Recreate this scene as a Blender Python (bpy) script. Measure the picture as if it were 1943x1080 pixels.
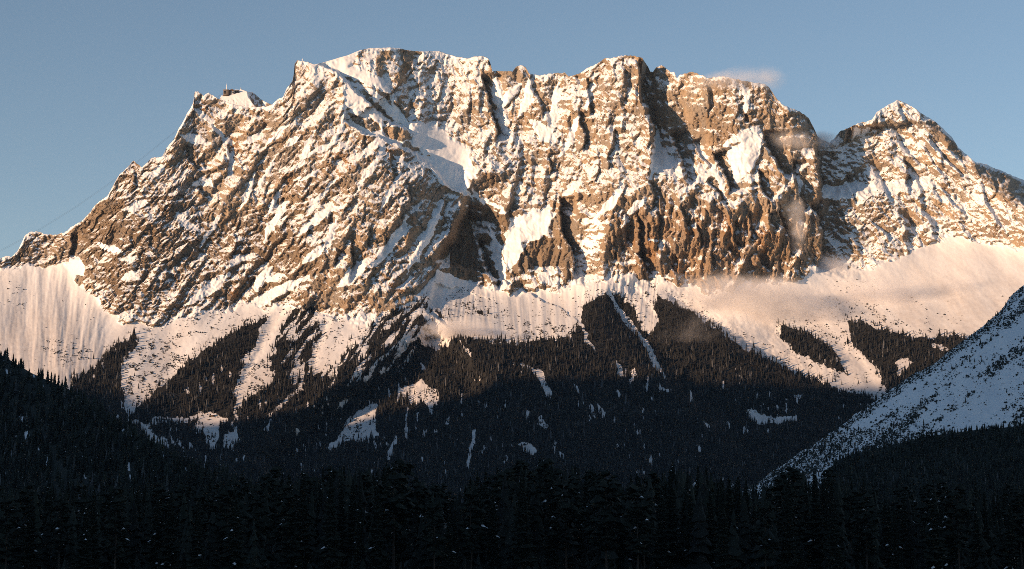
import bpy, math, random
import numpy as np
from mathutils import Vector

for o in list(bpy.data.objects):
    bpy.data.objects.remove(o)
S = bpy.context.scene
C = S.collection
rng = np.random.default_rng(7)
R = math.radians

# ------------------------------------------------------------------ camera, sky, sun, exposure
F = 3625.0                       # focal length in photograph pixels (30 degree lens)
PITCH = math.atan((1040 - 540) / F)
CZ = 20.0
cam_data = bpy.data.cameras.new("camera")
cam_data.sensor_width = 36.0
cam_data.lens = 36.0 * F / 1943.0
cam_data.clip_start = 1.0
cam_data.clip_end = 60000.0
cam = bpy.data.objects.new("camera", cam_data)
C.objects.link(cam)
cam.location = (0, 0, CZ)
cam.rotation_euler = (math.pi / 2 + PITCH, 0, 0)
S.camera = cam

SUN_AZ = R(55)                   # from straight behind the camera towards the left
SUN_EL = R(9.5)
to_sun = Vector((-math.sin(SUN_AZ) * math.cos(SUN_EL), -math.cos(SUN_AZ) * math.cos(SUN_EL), math.sin(SUN_EL)))

world = bpy.data.worlds.new("World")
S.world = world
world.use_nodes = True
wn = world.node_tree.nodes
wl = world.node_tree.links
bg = wn["Background"]
sky = wn.new("ShaderNodeTexSky")
sky.sky_type = 'NISHITA'
sky.sun_disc = False
sky.sun_elevation = SUN_EL
sky.sun_rotation = math.atan2(to_sun.x, to_sun.y)
sky.altitude = 1000
sky.air_density = 0.92
sky.dust_density = 0.0
sky.ozone_density = 1.25
wl.new(sky.outputs[0], bg.inputs[0])
bg.inputs[1].default_value = 0.071

sun_data = bpy.data.lights.new("sun", 'SUN')
sun_data.energy = 4.3
sun_data.angle = R(0.5)
sun_data.color = (1.0, 0.65, 0.39)
sun = bpy.data.objects.new("sun", sun_data)
C.objects.link(sun)
sun.rotation_euler = to_sun.to_track_quat('Z', 'Y').to_euler()
sun.location = (-3000, -2000, 3000)

S.view_settings.view_transform = 'Standard'
S.view_settings.look = 'None'
S.view_settings.exposure = 0.92
S.view_settings.gamma = 1.0
S.view_settings.use_curve_mapping = False
S.render.engine = 'CYCLES'
S.cycles.max_bounces = 6
S.cycles.diffuse_bounces = 3
S.cycles.volume_bounces = 3
S.cycles.filter_width = 0.9
S.cycles.use_adaptive_sampling = False
S.cycles.use_denoising = False

HAZE = 0.6e-5                    # density of the valley air, per metre

# ------------------------------------------------------------------ helpers
f32 = np.float32
cp, sp = math.cos(PITCH), math.sin(PITCH)

def world_pos(px, py, Y):
    """the point at forward distance Y seen in direction (px, py)"""
    u = (px - 971.5) / F
    v = (540 - py) / F
    q = cp - v * sp
    return u / q * Y, Y, (sp + v * cp) / q * Y + CZ

def kz(py):
    v = (540 - py) / F
    return (sp + v * cp) / (cp - v * sp)

_perm = rng.permutation(512).astype(np.int32)
_ang = rng.random(512) * 2 * math.pi
_gx = np.cos(_ang).astype(f32)
_gy = np.sin(_ang).astype(f32)

def perlin(x, y, seed=0):
    x = np.asarray(x, f32); y = np.asarray(y, f32)
    xi = np.floor(x).astype(np.int32); yi = np.floor(y).astype(np.int32)
    xf = x - xi; yf = y - yi
    u = xf * xf * xf * (xf * (xf * 6 - 15) + 10)
    v = yf * yf * yf * (yf * (yf * 6 - 15) + 10)
    def g(ix, iy, fx, fy):
        h = _perm[(_perm[(ix + seed * 57) & 511] + iy) & 511]
        return _gx[h] * fx + _gy[h] * fy
    a = g(xi, yi, xf, yf); b = g(xi + 1, yi, xf - 1, yf)
    c = g(xi, yi + 1, xf, yf - 1); d = g(xi + 1, yi + 1, xf - 1, yf - 1)
    return ((a + u * (b - a)) + v * ((c + u * (d - c)) - (a + u * (b - a)))) * 1.5

def fbm(x, y, oct=4, seed=0, gain=0.5, lac=2.03):
    s = 0; a = 1.0; n = 0
    for i in range(oct):
        s = s + a * perlin(x, y, seed + i * 3); n += a
        a *= gain; x = x * lac + 17.3; y = y * lac - 9.1
    return s / n

def ridged(x, y, oct=4, seed=0, gain=0.5, lac=2.03):
    """0 in the grooves, 1 on the crests"""
    s = 0; a = 1.0; n = 0
    for i in range(oct):
        s = s + a * (1 - np.abs(perlin(x, y, seed + i * 3)) * 2); n += a
        a *= gain; x = x * lac + 31.7; y = y * lac + 5.9
    return s / n

def facets(x, y, seed):
    """broken rock: every cell of a jittered lattice is a plane of its own, tilted its own way"""
    xi = np.floor(x).astype(np.int32); yi = np.floor(y).astype(np.int32)
    best = np.full(x.shape, 1e9, f32); out = np.zeros(x.shape, f32)
    for ox in (-1, 0, 1):
        for oy in (-1, 0, 1):
            h = _perm[(_perm[(xi + ox + seed * 57) & 511] + yi + oy) & 511]
            h2 = _perm[(h + 101) & 511]; h3 = _perm[(h + 257) & 511]
            dx = x - (xi + ox + .1 + .8 * h / 511.0); dy = y - (yi + oy + .1 + .8 * h2 / 511.0)
            d = dx * dx + dy * dy
            v = _gx[h3] * dx * 1.1 + _gy[h3] * dy * .9 + (h3 / 511.0 - .5) * .5
            m = d < best
            best = np.where(m, d, best); out = np.where(m, v, out)
    return out.astype(f32)

def sstep(a, b, x):
    t = np.clip((x - a) / (b - a), 0, 1)
    return t * t * (3 - 2 * t)

def poly_dist(GX, GY, pts):
    """unsigned distance, signed side (+ right of travel, seen with y down) and share of the way along a polyline"""
    best = np.full(GX.shape, 1e9, f32); side = np.zeros(GX.shape, f32); along = np.zeros(GX.shape, f32)
    L = [math.hypot(b[0] - a[0], b[1] - a[1]) for a, b in zip(pts[:-1], pts[1:])]
    tot = sum(L); acc = 0
    for (a, b), l in zip(zip(pts[:-1], pts[1:]), L):
        dx, dy = b[0] - a[0], b[1] - a[1]
        t = np.clip(((GX - a[0]) * dx + (GY - a[1]) * dy) / (l * l), 0, 1)
        ex = GX - (a[0] + t * dx); ey = GY - (a[1] + t * dy)
        d = np.sqrt(ex * ex + ey * ey)
        m = d < best
        best = np.where(m, d, best)
        side = np.where(m, np.sign(dx * (GY - a[1]) - dy * (GX - a[0])), side)
        along = np.where(m, (acc + t * l) / tot, along)
        acc += l
    return best, side, along

class Field:
    """a fan of columns and rows that carries every map of one slope"""
    def __init__(self, PX, PY):
        self.PX, self.PY = PX.astype(f32), PY.astype(f32)
        self.GX, self.GY = self.PX, self.PY
        self.x0, self.dx = float(PX[0, 0]), float(PX[0, 1] - PX[0, 0])
    def warp(self, amp, wl, seed):
        self.GX = self.PX + amp * fbm(self.PX / wl, self.PY / wl, 3, seed)
        self.GY = self.PY + amp * fbm(self.PX / wl + 50, self.PY / wl + 50, 3, seed + 40)
        self.GX = self.GX + 2.6 * fbm(self.PX / 9, self.PY / 9, 2, seed + 5); self.GY = self.GY + 2.6 * fbm(self.PX / 9 + 7, self.PY / 9, 2, seed + 9)
    def window(self, pts, pad):
        xs = [p[0] for p in pts]; ys = [p[1] for p in pts]
        c0 = max(0, int((min(xs) - pad - self.x0) / self.dx)); c1 = min(self.PX.shape[1], int((max(xs) + pad - self.x0) / self.dx) + 2)
        if c1 <= c0: return None
        sub = self.PY[:, c0:c1]
        ok = np.where(((sub > min(ys) - pad) & (sub < max(ys) + pad)).any(axis=1))[0]
        if len(ok) == 0: return None
        return (slice(ok[0], ok[-1] + 1), slice(c0, c1))
    def line(self, pts, pad):
        w = self.window(pts, pad)
        if w is None: return None
        return (w,) + poly_dist(self.GX[w], self.GY[w], pts)
    def stroke(self, D, pts, Jl=0, wl=20, Jr=0, wr=20, rise=2.5, taper=(0.1, 0.1)):
        """crest line: left side stands Jl proud, right side drops Jr behind over `rise` pixels and recovers over wr"""
        Jr *= 1.3; wr *= 1.25
        r = self.line(pts, 5.5 * max(wl, wr) + rise)
        if r is None: return
        w, d, s, al = r
        tp = np.ones_like(d)
        if taper[0] > 0: tp = tp * sstep(0, taper[0], al + .0001)
        if taper[1] > 0: tp = tp * sstep(0, taper[1], 1.0001 - al)
        left = -Jl * np.exp(-d / wl)
        right = (-Jl * np.exp(-d / min(wl, wr)) * (0 if Jr else 1)) + Jr * sstep(0, rise, d) * np.exp(-np.maximum(d - rise, 0) / wr)
        if Jr and Jl: right = right - Jl * (1 - sstep(0, rise, d))
        D[w] += tp * np.where(s < 0, right, left)
    def groove(self, D, pts, depth, width, taper=(0.15, 0.15)):
        r = self.line(pts, 3 * width)
        if r is None: return
        w, d, s, al = r
        tp = sstep(0, max(taper[0], 1e-3), al + 1e-4) * sstep(0, max(taper[1], 1e-3), 1.0001 - al)
        D[w] += depth * tp * np.exp(-(d / width) ** 2)
    def band(self, M, pts, width, val, soft=2.0, taper=(0.0, 0.0), mode='max'):
        r = self.line(pts, width + 3 * soft)
        if r is None: return
        w, d, s, al = r
        k = np.ones_like(d)
        if taper[0]: k *= .25 + .75 * sstep(0, taper[0], al)
        if taper[1]: k *= .25 + .75 * sstep(0, taper[1], 1 - al)
        m = 1 - sstep(-soft, soft, d - width * k)
        self._put(M, w, m, val, mode)
    def poly(self, M, pts, val, soft=3.0, mode='lerp'):
        w = self.window(pts, 3 * soft + 4)
        if w is None: return
        X, Y = self.GX[w], self.GY[w]
        d, _, _ = poly_dist(X, Y, list(pts) + [pts[0]])
        ins = np.zeros(X.shape, bool)
        n = len(pts)
        for i in range(n):
            (x1, y1), (x2, y2) = pts[i], pts[(i + 1) % n]
            if y1 == y2: continue
            c = ((y1 > Y) != (y2 > Y)) & (X < (x2 - x1) * (Y - y1) / (y2 - y1) + x1)
            ins ^= c
        m = sstep(-soft, soft, np.where(ins, d, -d))
        self._put(M, w, m, val, mode)
    def _put(self, M, w, m, val, mode):
        if mode == 'lerp': M[w] = M[w] * (1 - m) + val * m
        elif mode == 'max': M[w] = np.maximum(M[w], val * m)
        elif mode == 'add': M[w] += val * m

def link_mesh(name, verts, faces, mat=None, parent=None, smooth=True, attrs=None):
    me = bpy.data.meshes.new(name)
    verts = np.asarray(verts, f32); faces = np.asarray(faces, np.int32)
    k = faces.shape[1]
    me.vertices.add(len(verts)); me.vertices.foreach_set("co", verts.ravel())
    me.loops.add(faces.size); me.loops.foreach_set("vertex_index", faces.ravel())
    me.polygons.add(len(faces)); me.polygons.foreach_set("loop_start", np.arange(0, faces.size, k, dtype=np.int32))
    if smooth: me.polygons.foreach_set("use_smooth", np.ones(len(faces), bool))
    me.update(calc_edges=True)
    for an, av in (attrs or {}).items():
        a = me.attributes.new(an, 'FLOAT', 'POINT'); a.data.foreach_set("value", np.asarray(av, f32).ravel())
    if mat: me.materials.append(mat)
    o = bpy.data.objects.new(name, me); C.objects.link(o)
    if parent: o.parent = parent
    return o

def grid_faces(nr, nc):
    i = np.arange(nr * nc).reshape(nr, nc)
    return np.stack([i[:-1, :-1], i[:-1, 1:], i[1:, 1:], i[1:, :-1]], -1).reshape(-1, 4)

def tag(o, label=None, cat=None, group=None, kind=None):
    for k, v in (('label', label), ('category', cat), ('group', group), ('kind', kind)):
        if v: o[k] = v
    return o

# ------------------------------------------------------------------ materials
class NT:
    def __init__(self, name):
        self.m = bpy.data.materials.new(name); self.m.use_nodes = True
        self.t = self.m.node_tree; self.n = self.t.nodes; self.l = self.t.links
        self.b = self.n["Principled BSDF"]
    def add(self, typ, **kw):
        nd = self.n.new(typ)
        for k, v in kw.items(): setattr(nd, k, v)
        return nd
    def mix(self, fac, a, b):
        nd = self.n.new("ShaderNodeMix"); nd.data_type = 'RGBA'
        for s, v in ((0, fac), (6, a), (7, b)):
            if isinstance(v, (tuple, float, int)): nd.inputs[s].default_value = v if not isinstance(v, tuple) else (*v, 1)[:4]
            else: self.l.new(v, nd.inputs[s])
        return nd.outputs[2]
    def math(self, op, a, b=0.0, c=None):
        nd = self.n.new("ShaderNodeMath"); nd.operation = op
        for s, v in ((0, a), (1, b), (2, c)):
            if v is None: continue
            if isinstance(v, (float, int)): nd.inputs[s].default_value = v
            else: self.l.new(v, nd.inputs[s])
        return nd.outputs[0]
    def noise(self, scale, detail=4.0, rough=0.55, coord=None, vec_scale=None):
        nd = self.n.new("ShaderNodeTexNoise"); nd.inputs["Scale"].default_value = scale
        nd.inputs["Detail"].default_value = detail; nd.inputs["Roughness"].default_value = rough
        tc = self.n.new("ShaderNodeTexCoord"); src = tc.outputs["Object"]
        if vec_scale:
            mp = self.n.new("ShaderNodeMapping"); mp.inputs["Scale"].default_value = vec_scale
            self.l.new(src, mp.inputs[0]); src = mp.outputs[0]
        self.l.new(src, nd.inputs["Vector"])
        return nd.outputs[0]
    def ramp(self, fac, stops):
        nd = self.n.new("ShaderNodeValToRGB"); e = nd.color_ramp.elements
        while len(e) < len(stops): e.new(0.5)
        for k, (p, c) in enumerate(stops): e[k].position = p; e[k].color = (*c, 1)
        self.l.new(fac, nd.inputs[0]); return nd.outputs[0]
    def attr(self, name):
        nd = self.n.new("ShaderNodeAttribute"); nd.attribute_name = name; return nd.outputs["Fac"]

def plain(name, col, rough=0.8, var=0.25, scale=1.0):
    t = NT(name)
    nz = t.noise(scale)
    c = t.mix(nz, tuple(x * (1 - var) for x in col), tuple(x * (1 + var) for x in col))
    t.l.new(c, t.b.inputs["Base Color"]); t.b.inputs["Roughness"].default_value = rough
    t.b.inputs["Specular IOR Level"].default_value = 0.2
    return t.m

def terrain_material(name, rock_a, rock_b, floor_col, bump=1.0):
    t = NT(name)
    n1 = t.noise(0.006, 6, 0.6); n2 = t.noise(0.05, 5, 0.65, vec_scale=(1, 1, 0.35)); n3 = t.noise(0.16, 4, 0.6)
    warm = t.attr("warm")
    rock = t.mix(t.ramp(n2, [(0.3, (0, 0, 0)), (0.7, (1, 1, 1))]), rock_a, rock_b)
    rock = t.mix(t.ramp(n1, [(0.42, (0, 0, 0)), (0.62, (1, 1, 1))]), rock, tuple(x * .8 for x in rock_a))
    n5 = t.noise(0.011, 5, 0.65, vec_scale=(1.6, 1.6, .7))
    rock = t.mix(t.ramp(n5, [(0.44, (0, 0, 0)), (0.58, (.75,) * 3)]), rock, (0.30, 0.262, 0.222))
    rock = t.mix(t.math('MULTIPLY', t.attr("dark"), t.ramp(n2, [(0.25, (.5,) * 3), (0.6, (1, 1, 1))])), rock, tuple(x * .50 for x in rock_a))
    orange = t.mix(n2, (0.36, 0.19, 0.075), (0.30, 0.17, 0.085))
    wm = t.math('MULTIPLY', warm, t.ramp(n3, [(0.35, (0.3,) * 3), (0.6, (1, 1, 1))]))
    rock = t.mix(wm, rock, orange)
    snow_c = t.mix(n1, (0.80, 0.80, 0.81), (0.86, 0.86, 0.86))
    snow_c = t.mix(t.math('MULTIPLY', t.attr("apron_dim"), t.ramp(n2, [(0.2, (.55,) * 3), (0.7, (1, 1, 1))])), snow_c, (0.52, 0.475, 0.45))  # snow colour darkened to imitate the weaker light on the aprons
    s = t.attr("snow")
    n4 = t.noise(0.2, 4, 0.7, vec_scale=(1, 1, 2.4))
    s2 = t.math('ADD', s, t.math('ADD', t.math('MULTIPLY', t.math('SUBTRACT', n3, 0.5), .6), t.math('MULTIPLY', t.math('SUBTRACT', n4, 0.5), 1.5)))
    sm = t.ramp(s2, [(0.44, (0, 0, 0)), (0.56, (1, 1, 1))])
    col = t.mix(sm, rock, snow_c)
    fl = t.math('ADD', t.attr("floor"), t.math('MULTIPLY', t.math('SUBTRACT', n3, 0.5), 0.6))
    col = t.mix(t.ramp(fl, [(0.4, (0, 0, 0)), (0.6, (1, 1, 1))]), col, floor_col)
    t.l.new(col, t.b.inputs["Base Color"])
    t.b.inputs["Roughness"].default_value = 0.85
    t.b.inputs["Specular IOR Level"].default_value = 0.15
    bp = t.add("ShaderNodeBump"); bp.inputs["Distance"].default_value = 6.0
    inv = t.math('SUBTRACT', 1.0, sm)
    t.l.new(t.math('MULTIPLY', t.math('ADD', t.math('MULTIPLY', inv, 0.75), 0.08), bump), bp.inputs["Strength"])
    t.l.new(t.math('ADD', t.math('ADD', n3, t.math('MULTIPLY', n4, 1.2)), t.math('MULTIPLY', n2, 2.0)), bp.inputs["Height"])
    t.l.new(bp.outputs[0], t.b.inputs["Normal"])
    return t.m

ROCK = terrain_material("mountain_rock_and_snow", (0.36, 0.26, 0.17), (0.50, 0.385, 0.268), (0.020, 0.019, 0.017))
SLOPE = terrain_material("slope_snow", (0.12, 0.11, 0.10), (0.2, 0.18, 0.16), (0.03, 0.035, 0.03), 0.6)
def needle_material(name, col, frost_col, scale):
    t = NT(name)
    tint = t.attr("tint")
    c = t.mix(tint, tuple(x * .45 for x in col), tuple(x * 1.6 for x in col))
    c = t.mix(t.attr("frost"), c, frost_col)
    t.l.new(c, t.b.inputs["Base Color"]); t.b.inputs["Roughness"].default_value = .9; t.b.inputs["Specular IOR Level"].default_value = .1
    return t.m
NEEDLES_FAR = needle_material("far_needles", (0.016, 0.016, 0.015), (0.42, 0.42, 0.44), .02)
NEEDLES_MID = needle_material("mid_needles", (0.018, 0.022, 0.016), (0.45, 0.45, 0.47), .02)
NEEDLES = plain("needles", (0.014, 0.018, 0.013), 0.9, 0.4, 0.3)
BARK = plain("bark", (0.06, 0.045, 0.035), 0.9, 0.3, 2.0)
SNOW = plain("snow", (0.8, 0.8, 0.82), 0.7, 0.04, 0.5)
#=====MOUNTAIN=====
# ------------------------------------------------------------------ the mountain massif
SKY = [(-140,530),(-60,505),(0,490),(11,486),(20,488),(33,478),(41,461),(48,445),(59,440),(75,440),(88,445),(106,446),(122,442),(134,432),(148,423),(153,423),(163,412),(173,402),(179,390),(191,380),(204,372),(212,357),(222,339),(228,331),(236,323),(246,314),(254,304),(259,310),(270,318),(279,308),(291,298),(301,299),(309,296),(316,281),(330,264),(338,247),(348,229),(355,214),(365,200),(367,194),(369,175),(376,173),(386,182),(390,180),(396,176),(406,182),(418,189),(435,196),(452,200),(468,205),(478,203),(502,202),(517,199),(527,189),(537,185),(545,167),(555,154),(558,137),(559,122),(565,115),(575,115),(585,118),(594,122),(600,122),(619,117),(642,110),(660,105),(684,95),(704,91),(724,91),(741,90),(764,93),(777,96),(804,98),(834,97),(844,101),(868,108),(888,111),(901,107),(915,106),(926,110),(931,122),(934,134),(945,135),(973,135),(978,127),(988,123),(997,128),(1003,139),(1025,144),(1045,139),(1072,138),(1079,146),(1099,139),(1115,130),(1132,122),(1146,112),(1169,108),(1186,106),(1203,105),(1219,111),(1230,128),(1234,137),(1238,138),(1246,127),(1256,124),(1268,134),(1274,138),(1279,137),(1285,148),(1289,143),(1313,136),(1330,142),(1342,148),(1370,145),(1395,150),(1419,155),(1448,158),(1460,166),(1472,185),(1485,199),(1505,207),(1521,214),(1534,223),(1544,242),(1552,260),(1562,266),(1574,272),(1583,262),(1595,249),(1611,242),(1632,233),(1648,230),(1656,226),(1664,213),(1685,199),(1703,190),(1717,195),(1732,203),(1750,217),(1774,230),(1791,246),(1807,262),(1819,281),(1836,295),(1852,309),(1872,311),(1885,319),(1905,326),(1926,336),(1943,342),(2000,360),(2090,400)]
NU, NL, NB = 430, 90, 10
cols = np.arange(-110, 2056, 1.5)
NC = len(cols)
sky_y = np.interp(cols, [p[0] for p in SKY], [p[1] for p in SKY])
rough = np.interp(cols, [0, 590, 600, 700, 930, 1000, 1640, 1700, 2050], [1, 1, 0, .3, .4, 1, 1, .6, .9])
sky_y = sky_y + rough * (1.6 * perlin(cols / 7, cols * 0 + .3, 5) + 1.0 * perlin(cols / 3.1, cols * 0 + .7, 9))
_k = np.hanning(61); _k /= _k.sum()
sky_s = np.convolve(np.pad(sky_y, 30, mode='edge'), _k, mode='valid')
tl = np.linspace(0, 1, NL, endpoint=False)
tu = np.linspace(0, 1, NU)
PYm = np.vstack([(975 + (700 - 975) * tl)[:, None] + 0 * sky_y[None, :], 700 + (sky_s[None, :] - 700) * tu[:, None] + (sky_y - sky_s)[None, :] * (tu ** 14)[:, None]])
PXm = np.broadcast_to(cols, PYm.shape).copy()
M = Field(PXm, PYm)
M.warp(7, 26, 11)
PX, PY = M.PX, M.PY
shape = PX.shape

# ---- base form: the slope of the ground (rise over run) on a regular coarse grid, climbed from the foot
below = np.interp(PX[0], [-110,0,120,150,230,300,440,520,600,700,800,830,950,1060,1180,1240,1360,1420,1500,1570,1640,1720,1800,1943,2060],
                  [520,515,505,540,615,620,585,585,600,620,560,520,560,552,530,530,562,545,535,500,520,480,455,480,500])
bx = np.arange(-130, 2080, 5.0); by = np.arange(985, 60, -3.0)
GP = Field(np.broadcast_to(bx, (len(by), len(bx))).copy(), np.broadcast_to(by[:, None], (len(by), len(bx))).copy())
SL = np.full(GP.PX.shape, 1.25, f32)
SL = np.where(GP.PY > np.interp(bx, PX[0], below)[None, :], 0.60, SL)
treeline = np.interp(bx, [-110,200,300,500,600,800,1000,1100,1250,1500,1700,1943], [660,640,650,600,600,600,640,580,580,640,660,660])
SL = np.where(GP.PY > treeline[None, :], 0.52, SL)
for pts, v in [
    ([(598,121),(700,88),(790,92),(930,100),(935,125),(800,125),(760,170),(735,185),(690,165),(640,140)], .72),
    ([(745,175),(800,235),(850,240),(880,290),(905,340),(860,330),(790,285),(750,230)], .70),
    ([(835,520),(960,560),(1100,555),(1100,600),(1090,630),(950,630),(850,620),(815,585)], .38),
    ([(1160,390),(1230,380),(1420,390),(1540,380),(1560,540),(1400,545),(1300,535),(1200,525),(1150,520)], 2.2),
    ([(1290,150),(1540,230),(1540,280),(1290,240)], 1.7),
    ([(835,390),(900,390),(955,440),(950,550),(850,520),(822,490)], 2.0),
    ([(955,440),(1090,440),(1085,545),(960,545)], 1.5),
    ([(740,110),(930,115),(940,220),(760,220)], 1.0),
]: GP.poly(SL, pts, v, 10)
def box1(a, k, ax):
    pad = [(0, 0), (0, 0)]; pad[ax] = (k + 1, k)
    c = np.cumsum(np.pad(a, pad, mode='edge'), axis=ax, dtype=np.float64)
    n = a.shape[ax]
    return ((np.take(c, np.arange(2 * k + 1, 2 * k + 1 + n), ax) - np.take(c, np.arange(0, n), ax)) / (2 * k + 1)).astype(f32)
def box(a, k): return box1(box1(a, k, 0), k, 1)
for _ in range(2): SL = box1(box1(SL, 5, 1), 4, 0)
B = np.empty(SL.shape, f32)
B[0] = np.interp(bx, [-110, 0, 300, 600, 850, 1100, 1500, 1700, 1943, 2060], [4350, 4380, 4420, 4380, 4360, 4400, 4560, 4560, 4480, 4450])
KZ = kz(GP.PY)
for r in range(1, B.shape[0]):
    B[r] = B[r - 1] * (1 + (KZ[r] - KZ[r - 1]) / np.maximum(.5 * (SL[r] + SL[r - 1]) - KZ[r], .12))
for _ in range(3): B = box1(B, 7, 1)
B = box1(B, 3, 0)
fx = np.clip((PX - bx[0]) / 5.0, 0, len(bx) - 1.001); fy = np.clip((by[0] - PY) / 3.0, 0, len(by) - 1.001)
ix = fx.astype(np.int32); iy = fy.astype(np.int32); fx = fx - ix; fy = fy - iy
D = ((B[iy, ix] * (1 - fx) + B[iy, ix + 1] * fx) * (1 - fy) + (B[iy + 1, ix] * (1 - fx) + B[iy + 1, ix + 1] * fx) * fy).astype(f32)

SN = np.zeros(shape, f32)          # +1 certain snow, -1 certain rock
SMO = np.zeros(shape, f32)         # 1 = smooth snow cover
WARM = np.zeros(shape, f32)
def snowfield(pts, soft=3, smooth=1.0, v=1.0):
    M.poly(SN, pts, v, soft); M.poly(SMO, pts, smooth, soft + 3)
def snowband(pts, width, smooth=.6, taper=(0.3, 0.3), v=.9):
    M.band(SN, pts, width, v, 1.5, taper); M.band(SMO, pts, width, smooth, 3.0, taper)
def rock(pts, v=-.6, soft=3):
    M.poly(SN, pts, v, soft); M.poly(SMO, pts, 0.0, soft)

# snowfields and talus
big = below[None, :] + 26 * fbm(PX / 34, PY / 30, 3, 71) + 10 * fbm(PX / 9, PY / 9, 2, 73) - 3
SN = np.where(PY > big, 1.0, SN).astype(f32); SMO = np.where(PY > big, .92, SMO).astype(f32)
snowfield([(-120,520),(0,514),(20,512),(60,509),(117,507),(140,486),(146,486),(162,507),(152,530),(165,560),(187,567),(201,601),(227,611),(250,630),(200,720),(-120,720)], 3)
rock([(127,570),(135,545),(143,524),(157,522),(155,540),(145,565)])
rock([(2,540),(12,536),(14,548),(4,552)]); rock([(14,566),(20,560),(20,570),(15,574)])
snowfield([(600,124),(640,112),(684,97),(672,112),(668,126),(700,140),(722,152),(738,168),(742,185),(720,165),(695,160),(655,143),(625,130)])
rock([(676,98),(700,94),(707,99),(692,110),(683,119),(674,114)], -.15)
rock([(722,97),(741,94),(742,108),(726,122),(722,138),(714,142),(710,128)], -.5)
rock([(762,98),(784,112),(780,128),(768,138),(758,160),(750,155),(762,120)], -.6); 
snowfield([(742,172),(750,200),(778,238),(800,236),(830,238),(852,262),(872,272),(886,284),(893,302),(905,336),(884,338),(858,318),(828,302),(800,288),(782,276),(790,252),(775,246),(748,225)], 3)
snowfield([(655,150),(672,166),(690,190),(712,208),(735,233),(782,256),(775,264),(756,278),(720,264),(690,252),(656,232),(652,200)], 3, .9)
rock([(662,216),(700,222),(716,236),(722,248),(706,250),(676,234)], -.35); rock([(727,232),(746,232),(778,254),(776,264),(756,268),(728,254)], -.45)
snowfield([(786,292),(830,300),(860,318),(890,344),(910,372),(885,370),(850,356),(815,322)], 3)
snowband([(700,170),(735,205),(752,228)], 8)
for pts, w in [([(938,140),(946,200),(958,245),(972,262)], 9), ([(946,205),(968,180),(990,160)], 7), ([(1010,150),(1002,190),(985,225)], 7),
               ([(1010,232),(1035,252),(1050,268)], 10), ([(1060,160),(1052,215),(1040,262)], 7), ([(1100,215),(1080,270),(1060,300)], 6), ([(1130,140),(1118,180),(1110,210)], 5),
               ([(1245,240),(1248,270),(1240,310),(1233,340)], 6), ([(1070,372),(1085,355),(1100,345)], 6), ([(1135,405),(1150,395),(1165,380),(1178,350)], 7), ([(1180,430),(1200,400),(1225,375)], 6),
               ([(1310,260),(1325,285),(1345,310),(1365,345),(1380,385)], 5), ([(1410,170),(1420,190),(1412,215)], 5), ([(1520,300),(1532,290),(1540,298)], 8), ([(1512,330),(1520,350),(1518,370)], 4)]:
    snowband(pts, w)
snowfield([(1372,276),(1395,256),(1424,240),(1440,246),(1448,262),(1440,300),(1430,318),(1411,330),(1397,346),(1388,318)], 4, .7, .75)
snowfield([(958,450),(972,410),(1000,402),(1040,392),(1052,410),(1040,450),(1010,470),(990,500),(965,510),(955,490)], 5, .8, .8)
snowfield([(1095,440),(1120,400),(1150,420),(1140,470),(1120,500),(1090,540),(1080,520)], 8, .4, .45)
rock([(955,515),(985,490),(1000,462),(1030,446),(1050,470),(1080,470),(1086,500),(1070,540),(1050,549),(1020,540),(1000,530),(985,548),(965,545)], -.25)
snowband([(1060,515),(1035,520),(1025,535)], 5, .5); snowband([(1005,520),(990,530)], 4, .5)
snowband([(932,440),(942,480),(952,520),(956,550)], 8, .8); snowband([(885,390),(905,400),(925,410)], 6); snowband([(905,372),(940,395),(965,402)], 8)
rock([(840,470),(868,400),(900,450),(905,520),(880,530),(850,515)], -.7, 5)
rock([(1742,212),(1775,232),(1800,256),(1825,288),(1852,310),(1905,327),(1943,343),(2060,392),(2060,450),(1943,404),(1900,378),(1846,318),(1795,282)], -.55, 6)
# left massif
for pts, w in [([(345,255),(368,264),(391,272)], 8), ([(366,207),(396,225),(428,267)], 5), ([(465,270),(485,260),(500,260)], 6), ([(508,277),(530,250),(549,231)], 4), ([(545,275),(567,259)], 5),
               ([(582,291),(612,284),(632,270),(650,236),(652,215)], 5), ([(690,290),(715,268),(730,280),(712,310),(690,340),(672,370)], 4), ([(612,320),(590,335),(555,345)], 3), ([(291,334),(314,311)], 6), ([(234,401),(262,388),(284,385)], 7), ([(365,351),(395,343),(405,357)], 6),
               ([(184,464),(210,474),(236,474)], 6), ([(227,494),(261,487)], 4), ([(281,480),(294,484)], 5), ([(231,531),(250,522),(264,527)], 7), ([(351,581),(401,545),(437,518)], 9), ([(428,508),(455,492),(488,484)], 7),
               ([(485,550),(500,525),(516,508)], 7), ([(502,532),(542,524)], 5), ([(458,590),(515,560),(552,540),(585,525)], 9), ([(498,460),(522,418),(545,386)], 6), ([(562,447),(590,425),(612,405),(650,392)], 8),
               ([(640,420),(625,450),(618,480)], 5), ([(700,510),(730,480),(760,440),(775,410)], 9), ([(640,545),(668,520),(700,495)], 9), ([(575,500),(600,480),(618,460)], 7), ([(770,520),(800,470),(820,430),(840,385)], 7), ([(595,250),(575,300),(560,330)], 4), ([(480,330),(470,365),(455,395)], 4), ([(525,300),(500,340),(485,370)], 3),
               ([(430,280),(440,310),(432,345)], 4), ([(420,400),(405,430),(380,470)], 4), ([(330,400),(350,420),(380,440)], 4), ([(640,335),(610,370),(580,410)], 4), ([(540,350),(520,385),(505,410)], 5), ([(760,330),(740,365),(720,400)], 4), ([(745,295),(770,310),(790,330)], 4)]:
    snowband(pts, w)
M.poly(WARM, [(1160,400),(1260,390),(1420,400),(1500,420),(1530,500),(1400,535),(1280,535),(1190,520)], .35, 25, 'max')
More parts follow.
